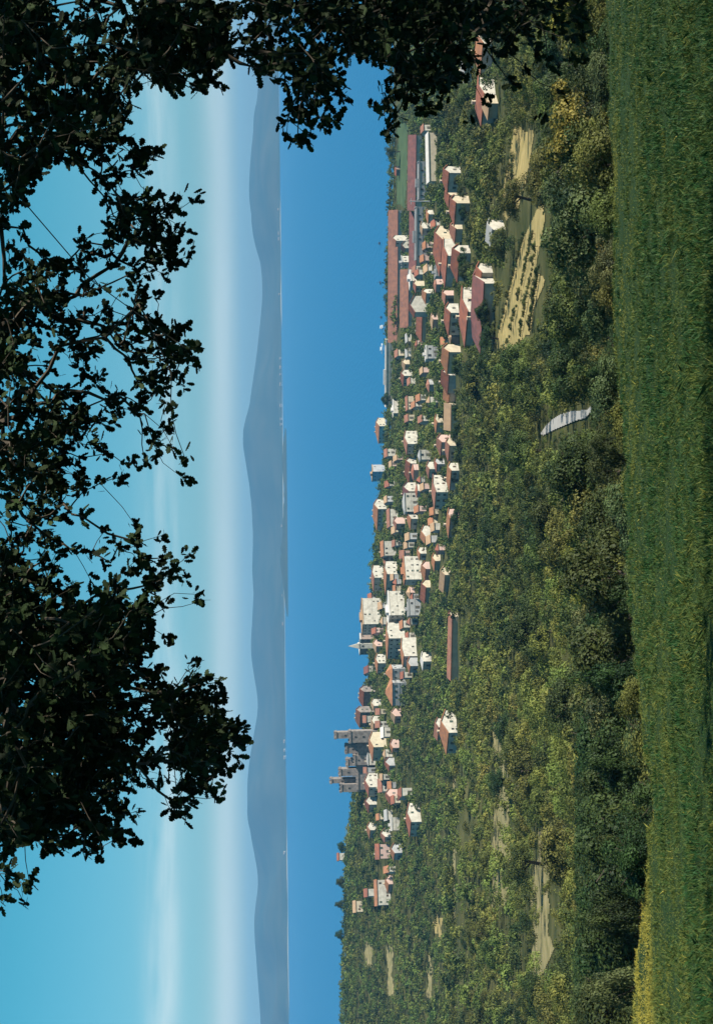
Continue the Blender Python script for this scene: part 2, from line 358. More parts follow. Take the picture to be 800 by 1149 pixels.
F_LEFT2 = [(606, 912), (617, 918), (616, 1045), (624, 1062), (604, 1106), (590, 1100), (598, 1060), (594, 990), (604, 960)]
F_VINE = [(612, 562), (650, 548), (656, 566), (618, 592)]
F_LAWN = [(446, 140), (458, 140), (456, 232), (444, 232)]
F_FLAT = [(553, 812), (566, 800), (572, 880), (556, 884)]
FIELDS = [('straw_field', F_STRAW, M_straw), ('upper_field', F_UPPER, M_straw), ('strip_field', F_STRIP, M_earth), ('dry_field', F_LEFT, M_earth), ('tan_field', F_LEFT2, M_earth), ('yellow_field', F_VINE, M_vine), ('lawn', F_LAWN, M_lawn), ('ploughed_field', F_FLAT, M_earth)]
for n_, p_, m_ in FIELDS: drape(n_, p_, m_, .10)
ROAD = [(666, 452), (660, 459), (650, 460), (640, 461), (630, 464), (620, 470), (612, 478), (606, 487), (610, 489), (622, 483), (636, 477), (648, 472), (657, 470), (664, 463)]
drape('road', ROAD, M_road, .15, .8, 0)
F_S = [('yellow_strip', [(433, 1058), (441, 1060), (442, 1118), (436, 1120)], M_earth), ('yellow_strip', [(408, 1058), (419, 1062), (417, 1088), (409, 1084)], M_earth), ('yellow_strip', [(485, 1028), (495, 1030), (498, 1054), (487, 1052)], M_straw),
       ('grass_track', [(508, 852), (512, 852), (512, 1000), (511, 1149), (508, 1149)], M_earth), ('yellow_strip', [(478, 1070), (484, 1070), (486, 1120), (480, 1122)], M_earth)]
for n_, p_, m_ in F_S: drape(n_, p_, m_, .10)
KEEP = [(q_[1], .9) for q_ in F_S] + [(F_STRAW, 1.0), (F_UPPER, .8), (F_STRIP, .8), (F_LEFT, .62), (F_LEFT2, .7), (F_VINE, .75), (ROAD, 1.0), (F_LAWN, 1.0), (F_FLAT, .5)]

# ------------------------------------------------------------------ houses
def window_mesh():
    b = MB(); b.box(-.5, .5, -.05, .0, 0, 1.4, 1)
    for (x0, x1, z0, z1) in ((-.5, -.42, 0, 1.4), (.42, .5, 0, 1.4), (-.42, .42, 0, .08), (-.42, .42, 1.32, 1.4), (-.04, .04, .08, 1.32)): b.box(x0, x1, -.11, -.055, z0, z1, 0)
    return mesh_np('window', np.array(b.v), b.f, [M_shut, M_glass], b.m)
WIN = window_mesh()
WINS = [WIN]
for cn, cc in (('brown_shutter', (.12, .07, .045)), ('green_shutter', (.06, .10, .08)), ('grey_shutter', (.20, .19, .18))):
    w2 = WIN.copy(); w2.materials[1] = mat(cn, cc, .7, .2); WINS.append(w2)
def winm(): return WINS[int(rng.choice([0, 0, 1, 2, 3]))]
_cm = MB(); _cm.box(-.4, .4, -.4, .4, -1.2, 1.1); _cm.box(-.5, .5, -.5, .5, 1.1, 1.3)
CHIM = mesh_np('chimney', np.array(_cm.v), _cm.f, [WALL['cream']])
_dm = MB(); _dm.box(-.55, .55, -.07, .0, 0, 2.2, 0); _dm.box(-.65, -.56, -.1, 0, 0, 2.3, 1); _dm.box(.56, .65, -.1, 0, 0, 2.3, 1); _dm.box(-.56, .56, -.1, 0, 2.2, 2.3, 1)
DOOR = mesh_np('door', np.array(_dm.v), _dm.f, [M_shut, WALL['grey']])
HRECT = []     # visible rectangles (u0,u1,v0,v1,Y) used to keep trees off the fronts
HFOOT = []     # footprints
def house(label, cat, kind, xr, xe, xb, y0, ym, y1, wall='white', roof='red', Y=None, theta=None, win=1, name='house', group=None, chim=0, D=None, par=0, rise=None):
    """photo pixels: roof top, eave and base along x; lit end y0..ym, shaded front ym..y1"""
    a = max(ym - y0, .0); b = max(y1 - ym, .0)
    uc, vb = 1149 - ym, xb
    if Y is None: Y = float(march(uc, vb)[0, 1])
    s = Y / F_PX
    if b < 3.5:                      # only the lit side is seen: it is the front
        th = rad(20) if theta is None else rad(theta)
        L = max(a * s / math.cos(th), 3.0); Dp = D or min(max(L * .6, 5), 11)
        Hf = Dp * math.sin(th); P = at(1149 - (y0 + y1) / 2, vb, Y)
        cxy = np.array([P[0], P[1] + Dp / 2])
    else:
        th = rad(-38) if theta is None else rad(theta)
        if a < 2: th = rad(-8) if theta is None else rad(theta)
        L = max(b * s / math.cos(th), 4.0); Dp = D or min(max(a * s / max(abs(math.sin(th)), .12), 5.5), 20)
        P = at(uc, vb, Y); c, sn = math.cos(th), math.sin(th)
        lx, ly = L / 2, -Dp / 2
        cxy = np.array([P[0] - (c * lx - sn * ly), P[1] - (sn * lx + c * ly)])
    H = max((xb - xe) * s, 2.4); z0 = float(P[2])
    R = max((xe - xr) * s - Dp * .5 * (ZC - z0) / Y, .8) if rise is None else rise
    R = min(R, Dp * .45)
    gz = float(ground(cxy[0], cxy[1])); z0 = max(min(z0, gz + 3), .3)
    root = empty(name, (cxy[0], cxy[1], z0), th); tag(root, label, cat, group)
    X, Yh = L / 2, Dp / 2
    w = MB(); hip = min(Yh * 1.3, L * .45) if (kind == 'gable' and b > 3.5 and name == 'house') else 0.0
    if kind == 'gable':
        w.add([(-X, -Yh, -4), (X, -Yh, -4), (X, Yh, -4), (-X, Yh, -4), (-X, -Yh, H), (X, -Yh, H), (X, Yh, H), (-X, Yh, H), (-X + hip, 0, H + R), (X, 0, H + R)],
              [(0, 1, 5, 4), (1, 2, 6, 9, 5), (2, 3, 7, 6), (3, 0, 4, 7), (4, 8, 7), (4, 5, 9, 8), (6, 7, 8, 9)])
    elif kind == 'gabley':
        w.add([(-X, -Yh, -4), (X, -Yh, -4), (X, Yh, -4), (-X, Yh, -4), (-X, -Yh, H), (X, -Yh, H), (X, Yh, H), (-X, Yh, H), (0, -Yh, H + R), (0, Yh, H + R)],
              [(0, 1, 5, 8, 4), (1, 2, 6, 5), (2, 3, 7, 9, 6), (3, 0, 4, 7), (5, 6, 9, 8), (7, 4, 8, 9)])
    else:
        w.box(-X, X, -Yh, Yh, -4, H)
        w.box(-X - .12, X + .12, -Yh - .12, Yh + .12, H * .48, H * .48 + .16)
    w.build('wall', WALL[wall], root)
    r = MB(); o = .45; k = .28
    if kind == 'gable':
        dz = o * R / Yh
        for sg in (-1, 1):
            A = [(-X - o, sg * (Yh + o), H - dz + .05), (X + o, sg * (Yh + o), H - dz + .05), (X + o, 0, H + R + .05), (-X - o * (hip == 0) + hip, 0, H + R + .05)]
            r.add(A + [(p[0], p[1], p[2] + k) for p in A], [(0, 1, 2, 3), (7, 6, 5, 4), (0, 4, 5, 1), (1, 5, 6, 2), (2, 6, 7, 3), (3, 7, 4, 0)])
        if hip:
            A = [(-X - o, -(Yh + o), H - dz + .06), (-X + hip + .02, 0, H + R + .06), (-X - o, Yh + o, H - dz + .06)]
            r.add(A + [(p[0] - .02, p[1], p[2] + k) for p in A], [(0, 1, 2), (5, 4, 3), (0, 3, 4, 1), (1, 4, 5, 2), (2, 5, 3, 0)])
    elif kind == 'gabley':
        dz = o * R / X
        for sg in (-1, 1):
            A = [(sg * (X + o), -Yh - o, H - dz + .05), (sg * (X + o), Yh + o, H - dz + .05), (0, Yh + o, H + R + .05), (0, -Yh - o, H + R + .05)]
            r.add(A + [(p[0], p[1], p[2] + k) for p in A], [(0, 1, 2, 3), (7, 6, 5, 4), (0, 4, 5, 1), (1, 5, 6, 2), (2, 6, 7, 3), (3, 7, 4, 0)])
    elif kind == 'hip':
        rl = max(X - Yh, .3)
        r.add([(-X - o, -Yh - o, H + .02), (X + o, -Yh - o, H + .02), (X + o, Yh + o, H + .02), (-X - o, Yh + o, H + .02), (-rl, 0, H + R), (rl, 0, H + R)],
              [(0, 1, 5, 4), (1, 2, 5), (2, 3, 4, 5), (3, 0, 4), (3, 2, 1, 0)])
    else:
        r.box(-X - .25, X + .25, -Yh - .25, Yh + .25, H + .003, H + .3)
        for q in ((-X - .25, X + .25, -Yh - .25, -Yh + .05), (-X - .25, X + .25, Yh - .05, Yh + .25), (-X - .25, -X + .05, -Yh + .05, Yh - .05), (X - .05, X + .25, -Yh + .05, Yh - .05)): r.box(*q, H + .3, H + .75)
        r.box(-X * .35, X * .1, -Yh * .3, Yh * .3, H + .3, H + 2.0)
    ro = r.build('roof', ROOF[roof], root)
    if kind in ('gable', 'hip') and L > 6 and name == 'house':
        for q in range(1 + (L > 14)):
            c_ = link('chimney', CHIM, ro); c_.location = ((-.3 + .55 * q) * X, Yh * .35, H + R * .8)
    if win and H > 3.2:
        nf = max(1, int(round(H / 3.2)))
        for fl in range(nf):
            zc = (fl + .32) * H / nf
            n1 = min(max(1, int(L / 3.0)), 9)
            for i in range(n1):
                if (fl == 0 and i == n1 // 2) or rng.random() < .25: continue
                q = link('window', winm(), root); q.location = (-X + (i + .5) * L / n1, -Yh - .02, zc); wsc = rng.uniform(.7, 1.1); q.scale = (wsc, 1, rng.uniform(.7, 1.05))
            n2 = min(max(1, int(Dp / 3.6)), 4)
            for i in range(n2):
                if b >= 3.5 and rng.random() < .45: continue
                q = link('window', winm(), root); q.location = (X + .02, -Yh + (i + .5) * Dp / n2, zc); q.rotation_euler = (0, 0, math.pi / 2); wsc = rng.uniform(.7, 1.1); q.scale = (wsc, 1, rng.uniform(.7, 1.05))
        q = link('door', DOOR, root); q.location = (0, -Yh - .02, .05)
    if b < 3.5: HRECT.append((1149 - y1 - 1, 1149 - y0 + 1, xr - 1, xe + (xb - xe) * .55, Y))
    else: HRECT.append((1149 - ym - 1, 1149 - y0 + 1, xr - 1, xe + (xb - xe) * .7, Y)); HRECT.append((1149 - y1 - 1, 1149 - ym, xr - 1, xe + (xb - xe) * .25, Y))
    HFOOT.append((cxy[0], cxy[1], min(max(L, Dp) / 2, 14) * .9 + .5))
    return root
G, B, FL, HP = 'gable', 'gabley', 'flat', 'hip'
H_ = [
 # --- right hand part of the town, from the lake towards the hillside
 ('very long low shed with a faded red roof running along the lake edge', 'shed', G, 435, 446, 451, 232, 236, 382, 'grey', 'brown', dict(D=13, theta=-9, win=0, name='lakeside_shed')),
 ('long red brown roofed shed parallel to the long lakeside shed, nearer the town', 'shed', G, 449, 458, 463, 300, 303, 366, 'grey', 'brown', dict(D=12, theta=-9, win=0, name='lakeside_shed')),
 ('long maroon roofed factory with white gable end behind the window lattice hall', 'factory', G, 458, 467, 474, 146, 152, 232, 'white', 'maroon', dict(D=16, theta=-14, win=0, name='factory')),
 ('second maroon roofed factory wing left of the white gabled factory', 'factory', G, 460, 468, 472, 234, 238, 300, 'white', 'maroon', dict(D=14, theta=-12, win=0, name='factory')),
 ('low factory hall whose long front is a lattice of pale framed windows', 'factory hall', FL, 469, 471, 482, 178, 181, 222, 'grey', 'grey', dict(D=8, theta=-8, name='factory_hall', win=1)),
 ('glazed works hall with pale window lattice beside the utility pole', 'factory hall', FL, 466, 468, 480, 229, 232, 290, 'grey', 'grey', dict(D=8, theta=-8, name='factory_hall', win=1)),
 ('long low pale yellow shed with ribbed front below the factory', 'shed', G, 478, 481, 489, 149, 205, 205, 'cream', 'pale', dict(theta=6, win=0, name='yard_shed', D=9)),
 ('small white house at the right end of the maroon factory roof', 'house', G, 472, 475, 484, 140, 147, 150, 'white', 'brown', {}),
 ('tiny reddish hut standing on the green lakeside lawn', 'hut', G, 443, 445, 449, 187, 190, 196, 'brown', 'red', dict(name='hut', win=0)),
 ('white house end touching the long lakeside shed', 'house', G, 440, 444, 459, 262, 270, 276, 'white', 'brown', {}),
 ('narrow white gabled house just behind the lakeside shed', 'house', B, 450, 454, 461, 271, 279, 281, 'white', 'brown', {}),
 ('square white house with one dark doorway behind the lakeside shed', 'house', FL, 450, 452, 465, 285, 294, 300, 'white', 'grey', {}),
 ('long pale garden wall building between two sheds and trees', 'outbuilding', FL, 459, 461, 467, 299, 320, 321, 'white', 'pale', dict(name='outbuilding', win=0, theta=35)),
 ('white hall with two steep red gables near the lakeside sheds', 'hall', B, 456, 465, 480, 333, 352, 353, 'white', 'red', dict(name='hall', win=0)),
 ('low red roofed wing in front of the white twin gabled hall', 'house', G, 464, 474, 478, 352, 354, 382, 'cream', 'red', dict(theta=-20)),
 ('white ended house with long shaded front beside the hillside trees at right', 'house', G, 497, 503, 517, 186, 194, 213, 'white', 'red', {}),
 ('smaller cream house of the pair with joined red roofs', 'house', G, 499, 504, 515, 213, 219, 231, 'cream', 'red', {}),
 ('bright cream ended house, nearest of the pair with joined red roofs', 'house', G, 505, 511, 527, 219, 228, 249, 'cream', 'red', {}),
 ('cream gabled house half hidden by a dark tree', 'house', G, 505, 511, 519, 250, 257, 270, 'cream', 'brown', {}),
 ('wide red roofed house with plain pale gable above the windowed one', 'house', G, 487, 496, 506, 259, 269, 305, 'cream', 'red', dict(D=13)),
 ('pale gabled house with windows under a broad red roof', 'house', G, 498, 502, 511, 274, 287, 318, 'white', 'red', dict(D=14)),
 ('white ended house with a tall blue shaded wall by the straw field trees', 'house', G, 507, 515, 528, 277, 284, 312, 'white', 'red', {}),
 ('grey white villa with a balcony beside the pink white house', 'house', FL, 488, 490, 500, 297, 310, 311, 'grey', 'grey', dict(theta=8)),
 ('pinkish white house below the grey balcony villa', 'house', HP, 486, 489, 499, 311, 319, 323, 'pink', 'brown', {}),
 ('largest red roof in the town, a long house with two white gable ends', 'house', G, 530, 543, 556, 308, 318, 392, 'white', 'maroon', dict(D=15, theta=-24)),
 ('white gable wing attached behind the largest red roof', 'house', G, 534, 540, 553, 296, 306, 310, 'white', 'red', {}),
 ('white windowed house with red roof left of the largest red roof', 'house', G, 517, 525, 534, 329, 350, 385, 'white', 'red', dict(D=16)),
 ('white house with pointed red roof between town gardens', 'house', G, 499, 505, 515, 338, 351, 374, 'white', 'red', {}),
 ('pale grey gutted building with a gap in its front', 'building', FL, 477, 479, 492, 388, 403, 404, 'grey', 'pale', dict(theta=12, name='building')),
 ('wide cream fronted house with dark shaded side and orange roof', 'house', G, 496, 503, 517, 388, 395, 418, 'cream', 'orange', {}),
 ('small bright ended house below the orange roofed cream house', 'house', G, 492, 503, 511, 416, 421, 440, 'white', 'red', {}),
 ('low white ended cottage with tan roof among dark trees', 'cottage', G, 500, 506, 511, 430, 433, 450, 'white', 'orange', dict(name='cottage')),
 ('low long tan roof almost buried in trees right of the pink houses', 'cottage', G, 501, 508, 512, 453, 454, 482, 'cream', 'tan', dict(name='cottage', theta=-12)),
 ('long flat pale lakeside warehouse on the quay', 'warehouse', FL, 433, 434, 441, 376, 381, 456, 'white', 'pale', dict(D=10, theta=-10, name='warehouse', win=0)),
 ('small white hut among trees behind the quay warehouse', 'hut', G, 455, 457, 461, 375, 384, 385, 'white', 'grey', dict(name='hut', win=0)),
 ('little white cabin left of the small white hut behind the quay', 'hut', G, 455, 457, 461, 391, 401, 402, 'white', 'grey', dict(name='hut', win=0)),
 ('thin white walled outbuilding near the end of the quay', 'outbuilding', FL, 441, 442, 446, 450, 466, 467, 'white', 'pale', dict(theta=30, win=0, name='outbuilding')),
 ('small cream house in the trees left of the quay', 'house', G, 455, 457, 463, 445, 460, 462, 'cream', 'brown', {}),
 ('pink roofed white house with two rows of dark windows', 'house', G, 453, 457, 469, 482, 498, 509, 'white', 'brown', dict(D=13)),
 ('pink fronted house above the trees, joined to a cream one', 'house', G, 490, 495, 506, 487, 496, 510, 'pink', 'brown', {}),
 ('cream house joined to the pink fronted one with dark shaded side', 'house', G, 500, 504, 513, 491, 500, 517, 'cream', 'brown', {}),
 ('shoreline house with orange roof at the right of the central bay', 'house', G, 422, 426, 433, 468, 478, 497, 'cream', 'orange', {}),
 # --- centre
 ('small white house close to the lake among dark shore trees', 'house', G, 431, 434, 443, 504, 512, 514, 'white', 'brown', {}),
 ('white house with many small windows among trees', 'house', HP, 468, 471, 483, 505, 516, 517, 'white', 'grey', dict(theta=10)),
 ('square greyish block standing out against the lake', 'block', FL, 416, 419, 433, 521, 529, 540, 'grey', 'tan', dict(name='apartment_block', theta=-42)),
 ('low red roofed row house above the ornate villa', 'house', G, 455, 460, 467, 514, 520, 541, 'white', 'red', {}),
 ('pink roofed house with white gable beside the ornate villa', 'house', G, 452, 458, 467, 541, 551, 566, 'white', 'maroon', {}),
 ('ornate pale villa with irregular white front', 'villa', HP, 451, 454, 468, 554, 575, 576, 'white', 'grey', dict(name='villa', theta=14)),
 ('narrow white ended house left of the ornate villa', 'house', G, 457, 461, 469, 571, 582, 594, 'white', 'orange', {}),
 ('big bright white house with long blue shaded wall', 'house', G, 485, 489, 503, 539, 552, 571, 'white', 'brown', dict(D=13)),
 ('white ended house with orange roof right of the big bright white house', 'house', G, 502, 506, 515, 520, 528, 550, 'white', 'orange', {}),
 ('pale pinkish ended house lowest of the central row', 'house', G, 502, 505, 515, 571, 581, 603, 'pink', 'orange', {}),
 ('lakefront house with white end and long orange roof', 'house', G, 419, 424, 434, 560, 571, 595, 'white', 'orange', {}),
 ('thin white house front below the lakefront orange roof', 'house', G, 434, 437, 445, 572, 591, 593, 'white', 'brown', {}),
 ('small orange roofed cottage with white front in the garden trees', 'cottage', G, 472, 477, 483, 590, 602, 607, 'white', 'orange', dict(name='cottage')),
 ('tall white house with windows near the upper town', 'house', G, 427, 430, 444, 607, 623, 626, 'white', 'orange', dict(theta=16)),
 ('white topped house in front of the long upper town roof', 'house', G, 431, 434, 446, 635, 644, 668, 'white', 'orange', dict(D=12)),
 ('largest white apartment block with three bands of windows', 'apartment block', FL, 452, 455, 473, 626, 650, 657, 'white', 'orange', dict(D=15, name='apartment_block', theta=-52)),
 ('white lakefront house with brown flank above the upper town', 'house', G, 417, 420, 430, 635, 648, 664, 'white', 'brown', {}),
 ('bright double fronted white block in the middle of the upper town', 'apartment block', FL, 436, 438, 455, 669, 690, 706, 'white', 'pale', dict(D=17, name='apartment_block', theta=-50)),
 ('tall hotel with a grid of windows standing highest over the lake', 'hotel', FL, 406, 408, 428, 675, 700, 714, 'white', 'tan', dict(D=20, name='hotel', theta=-55)),
 ('grey white house with dark balconies below the hotel', 'house', FL, 457, 459, 471, 673, 691, 692, 'grey', 'grey', dict(theta=14)),
 ('small red roof alone in the trees below the white apartment block', 'cottage', G, 473, 478, 483, 657, 659, 677, 'cream', 'red', dict(name='cottage')),
 ('tan roofed cottage alone in the wood below the central row', 'cottage', G, 495, 500, 505, 642, 645, 665, 'cream', 'tan', dict(name='cottage')),
 ('tall white ended tenement with blue shaded windowed front', 'house', G, 433, 436, 456, 706, 716, 741, 'white', 'orange', dict(D=13)),
 ('angled white house with blank gable beside the tall tenement', 'house', G, 450, 453, 468, 720, 736, 749, 'white', 'orange', dict(D=14)),
 ('long red brown roofed farm shed at the lower edge of the town trees', 'shed', G, 507, 511, 514, 690, 692, 765, 'cream', 'brown', dict(name='farm_shed', D=7, theta=-14, win=0)),
 ('pale bluish gable house alone left of the angled white house', 'house', G, 472, 475, 484, 733, 742, 752, 'white', 'pale', {}),
 ('pink roofed palazzo with one row of dark windows', 'palazzo', G, 408, 413, 422, 729, 747, 751, 'white', 'maroon', dict(name='palazzo', theta=14)),
 ('dark brown house with a pale flat top beside the steeple', 'house', FL, 403, 405, 420, 711, 717, 736, 'brown', 'pale', {}),
 ('small white house between the palazzo and the tall tenement', 'house', G, 421, 424, 433, 735, 744, 756, 'white', 'orange', {}),
 # --- castle side
 ('grey blue villa with three arched windows and orange roof', 'villa', HP, 432, 440, 456, 764, 766, 792, 'grey', 'orange', dict(name='villa', theta=-6, D=11)),
 ('grey wing with orange roof joined to the arched window villa', 'house', HP, 432, 440, 455, 748, 750, 764, 'grey', 'orange', dict(theta=-6, D=10)),
 ('shaded old house with pink roof near the castle', 'house', G, 402, 408, 421, 773, 776, 795, 'stone', 'red', {}),
 ('dark old town house with pinkish roof right against the castle', 'house', G, 398, 404, 420, 796, 799, 818, 'stone', 'brown', {}),
 ('slim grey old house with pale top overlooking the lake', 'house', FL, 387, 389, 404, 800, 807, 812, 'grey', 'pale', dict(D=7)),
 ('tan ended house below the castle with shaded windowed side', 'house', G, 414, 419, 434, 827, 838, 856, 'cream', 'orange', dict(D=12)),
 ('white wedge shaped gable just under the castle wall', 'house', G, 427, 430, 438, 817, 827, 829, 'white', 'pale', {}),
 ('white windowed house left of the tan house below the castle', 'house', HP, 411, 413, 421, 845, 858, 860, 'white', 'grey', dict(theta=12)),
 ('white house with red roof left of the castle towers', 'house', G, 409, 414, 425, 870, 883, 895, 'white', 'red', dict(D=11)),
 ('little white house below the red roofed one left of the castle', 'house', G, 424, 428, 436, 875, 888, 890, 'white', 'brown', {}),
 ('white fronted house with red roof alone in the olive trees', 'house', G, 446, 450, 462, 867, 884, 888, 'white', 'red', dict(theta=18)),
 ('bright pale house with flat gable in the hedges left of centre', 'house', G, 431, 434, 440, 910, 920, 922, 'white', 'grey', {}),
 ('low white outbuilding under the bright pale house', 'outbuilding', FL, 438, 440, 448, 918, 932, 933, 'white', 'pale', dict(theta=15, win=0, name='outbuilding')),
 ('house with long dark shaded side and tan porch, red roof edge', 'house', G, 456, 461, 473, 909, 922, 942, 'white', 'red', dict(D=12)),
 ('tiny tan hut in the vineyards above the bright pale house', 'hut', G, 422, 425, 430, 915, 920, 921, 'cream', 'orange', dict(name='hut', win=0)),
 ('pinkish square house right of the two big white farm buildings', 'house', G, 421, 425, 438, 948, 963, 965, 'pink', 'red', dict(theta=16)),
 ('larger of two white farm buildings with red roof on the wooded slope', 'farm building', G, 408, 412, 429, 965, 997, 1002, 'white', 'red', dict(name='farm_building', theta=18, D=12)),
 ('lower white farm building with a row of small windows', 'farm building', G, 420, 423, 438, 990, 1016, 1018, 'white', 'orange', dict(name='farm_building', theta=18, D=9)),
 ('small tan cottage furthest left on the wooded slope', 'cottage', G, 396, 399, 407, 1012, 1023, 1025, 'cream', 'tan', dict(name='cottage')),
 ('red edged pale boathouse on the lake shore under a dark tree', 'boathouse', G, 373, 375, 384, 958, 965, 967, 'white', 'red', dict(name='boathouse', win=0, Y=1000)),
 ('lone country house with orange roof and white windowed wall at the crest', 'house', G, 494, 503, 513, 807, 822, 849, 'white', 'orange', dict(D=12)),
 ('pale annexe behind the lone country house at the crest', 'annexe', G, 488, 492, 499, 809, 816, 832, 'white', 'brown', dict(name='annexe', win=0)),
 # --- far right under the oak leaves
 ('white ended house with orange roof, highest under the oak branches', 'house', G, 535, 542, 552, 40, 49, 76, 'white', 'orange', dict(D=12)),
 ('small white house beside the orange roof under the oak branches', 'house', G, 519, 522, 531, 62, 71, 88, 'white', 'grey', {}),
 ('red roofed house with white end just left of the oak branches', 'house', G, 536, 543, 556, 97, 106, 134, 'white', 'red', dict(D=12)),
 ('tan gabled wing joined below the red roof beside the oak branches', 'house', G, 543, 550, 559, 110, 116, 130, 'cream', 'tan', {}),
 ('white field hut beside the straw field hedge', 'hut', G, 549, 552, 567, 251, 258, 262, 'white', 'grey', dict(name='hut', win=0)),
]
for r_ in H_: house(r_[0], r_[1], r_[2], *r_[3:9], wall=r_[9], roof=r_[10], **r_[11])

# small houses packed between the larger ones
INF = [((452, 500), (385, 470), 12, 'in the garden trees behind the quay warehouse'), ((440, 500), (500, 640), 26, 'in the middle of the town'), ((418, 470), (640, 760), 18, 'among the tall white blocks'),
       ((470, 520), (300, 400), 9, 'near the largest red roof'), ((409, 450), (780, 900), 17, 'around the castle'), ((480, 515), (215, 300), 6, 'under the works yard'), ((415, 455), (900, 1000), 5, 'in the hedges left of the castle')]
for (xa, xb_), (ya, yb), n_, wh in INF:
    k_ = 0; tr = 0
    while k_ < n_ and tr < 400:
        tr += 1; xx = rng.uniform(xa, xb_); y_ = rng.uniform(ya, yb); a_ = rng.uniform(3.5, 8); b_ = rng.choice([0, rng.uniform(4, 14)]); hh = rng.uniform(5, 10); rf = rng.uniform(2.5, 5)
        ov = False
        for (u0_, u1_, v0_, v1_, _Y) in HRECT:
            if u0_ + 1.5 < 1149 - y_ and u1_ - 1.5 > 1149 - (y_ + a_ + b_) and v0_ < xx and v0_ + (v1_ - v0_) * 1.2 > xx - hh: ov = True; break
        if ov: continue
        rc = str(rng.choice(['red', 'orange', 'brown', 'tan'])); wc = str(rng.choice(['white', 'white', 'cream', 'grey', 'pink']))
        wn = {'white': 'white', 'cream': 'cream', 'grey': 'grey', 'pink': 'pink'}[wc]
        house('small %s walled house with %s tiled roof %s' % (wn, rc, wh), 'house', G if rng.random() < .8 else HP, xx - hh - rf, xx - hh, xx, y_, y_ + a_, y_ + a_ + b_, wall=wc, roof=rc, group='small %s houses with %s roofs %s' % (wn, rc, wh), theta=float(rng.uniform(8, 28)) if b_ == 0 else float(rng.uniform(-50, -25)))
        k_ += 1

# bell tower with white spire
def px_box(x0, x1, y0, y1, Y): # -> centre x, z bottom, z top, width
    P = at(1149 - (y0 + y1) / 2, x1, Y); s = Y / F_PX
    return P[0], P[2], P[2] + (x1 - x0) * s, (y1 - y0) * s
X_, zb, zt, w_ = px_box(390, 420, 721, 728, 930)
bt = tag(empty('bell_tower', (X_, 930, zb)), 'slim white pointed steeple rising against the lake beside the hotel', 'bell tower')
h_ = zt - zb; b = MB(); b.box(-1.6, 1.6, -1.6, 1.6, -4, h_ * .55); b.box(-1.85, 1.85, -1.85, 1.85, h_ * .55, h_ * .58); b.build('wall', WALL['white'], bt)
b = MB(); b.add([(-1.7, -1.7, h_ * .585), (1.7, -1.7, h_ * .585), (1.7, 1.7, h_ * .585), (-1.7, 1.7, h_ * .585), (0, 0, h_)], [(0, 1, 4), (1, 2, 4), (2, 3, 4), (3, 0, 4), (3, 2, 1, 0)]); b.build('spire', WALL['white'], bt)
for k_ in range(2):
    q = link('window', WIN, bt); q.location = (0 if k_ == 0 else 1.62, -1.62 if k_ == 0 else 0, h_ * .4); q.rotation_euler = (0, 0, k_ * math.pi / 2)
HRECT.append((1149 - 729, 1149 - 720, 388, 414, 930)); HFOOT.append((X_, 930, 4))
# castle: curtain wall and towers with merlons
YC = 880.
def merlon_tower(b, x0, x1, y0, y1, z0, z1, mer=1.0):
    b.box(x0, x1, y0, y1, z0, z1); b.box(x0 - .35, x1 + .35, y0 - .35, y1 + .35, z1 + .003, z1 + .6)
    n = max(2, int((x1 - x0) / 2)); st = (x1 - x0 + .7) / n
    for i in range(n):
        for yy0 in (y0 - .35, y1 - .15): b.box(x0 - .35 + i * st, x0 - .35 + i * st + st * .55, yy0, yy0 + .5, z1 + .6, z1 + .6 + mer)
    m_ = max(2, int((y1 - y0) / 2)); st = (y1 - y0 - 1) / m_
    for i in range(m_):
        for xx0 in (x0 - .35, x1 - .15): b.box(xx0, xx0 + .5, y0 + .4 + i * st, y0 + .4 + i * st + st * .55, z1 + .6, z1 + .6 + mer)
Xc, zc0, _, _ = px_box(380, 420, 835, 855, YC)
cas = tag(empty('castle', (Xc, YC, zc0)), 'old grey stone castle with battlemented towers on the headland above the lake', 'castle')
CT = [(375, 419, 820, 827, 2), (391, 416, 819, 832, -3), (387, 418, 834, 844, 4), (396, 420, 846, 857, 0), (388, 420, 850, 858, 7), (380, 414, 861, 869, 6), (370, 412, 872, 877, 9), (381, 413, 878, 887, 4)]
for i, (x0, x1, y0, y1, dy) in enumerate(CT):
    X_, z0_, z1_, w_ = px_box(x0, x1, y0, y1, YC + dy)
    b = MB(); merlon_tower(b, X_ - Xc - w_ / 2 + .1 * i / 8, X_ - Xc + w_ / 2 - .1 * i / 8, dy - 3.5 - .05 * i, dy + 3.5 + .07 * i, -9 - .1 * i, z1_ - zc0 - 1.4)
    tw = b.build('tower', WALL['stone'], cas)
    for k_ in range(2):
        q = link('window', WIN, tw); q.location = (X_ - Xc, dy - 3.53 - .05 * i, (z1_ - zc0) * (.4 + .3 * k_)); q.scale = (.8, 1, .9)
X_, z0_, z1_, w_ = px_box(402, 420, 829, 885, YC)
b = MB(); merlon_tower(b, X_ - Xc - w_ / 2, X_ - Xc + w_ / 2, -2.2, 1.9, -11, z1_ - zc0); b.build('curtain_wall', WALL['stone'], cas)
HRECT.append((1149 - 890, 1149 - 817, 366, 397, YC)); HFOOT += [(Xc - 12, YC, 13), (Xc + 6, YC, 10)]

# utility pole in the works yard
P = march(1149 - 226, 491)[0]
up = tag(empty('utility_pole', P), 'tall pale utility pole with a crossarm in the works yard', 'utility pole')
b = MB(); b.tube([(0, 0, -1), (0, 0, 14)], [.32, .22], 8); b.build('pole', M_metal, up)
b = MB(); b.box(-1.6, 1.6, -.12, .12, 13.0, 13.3); b.build('crossarm', M_metal, up)

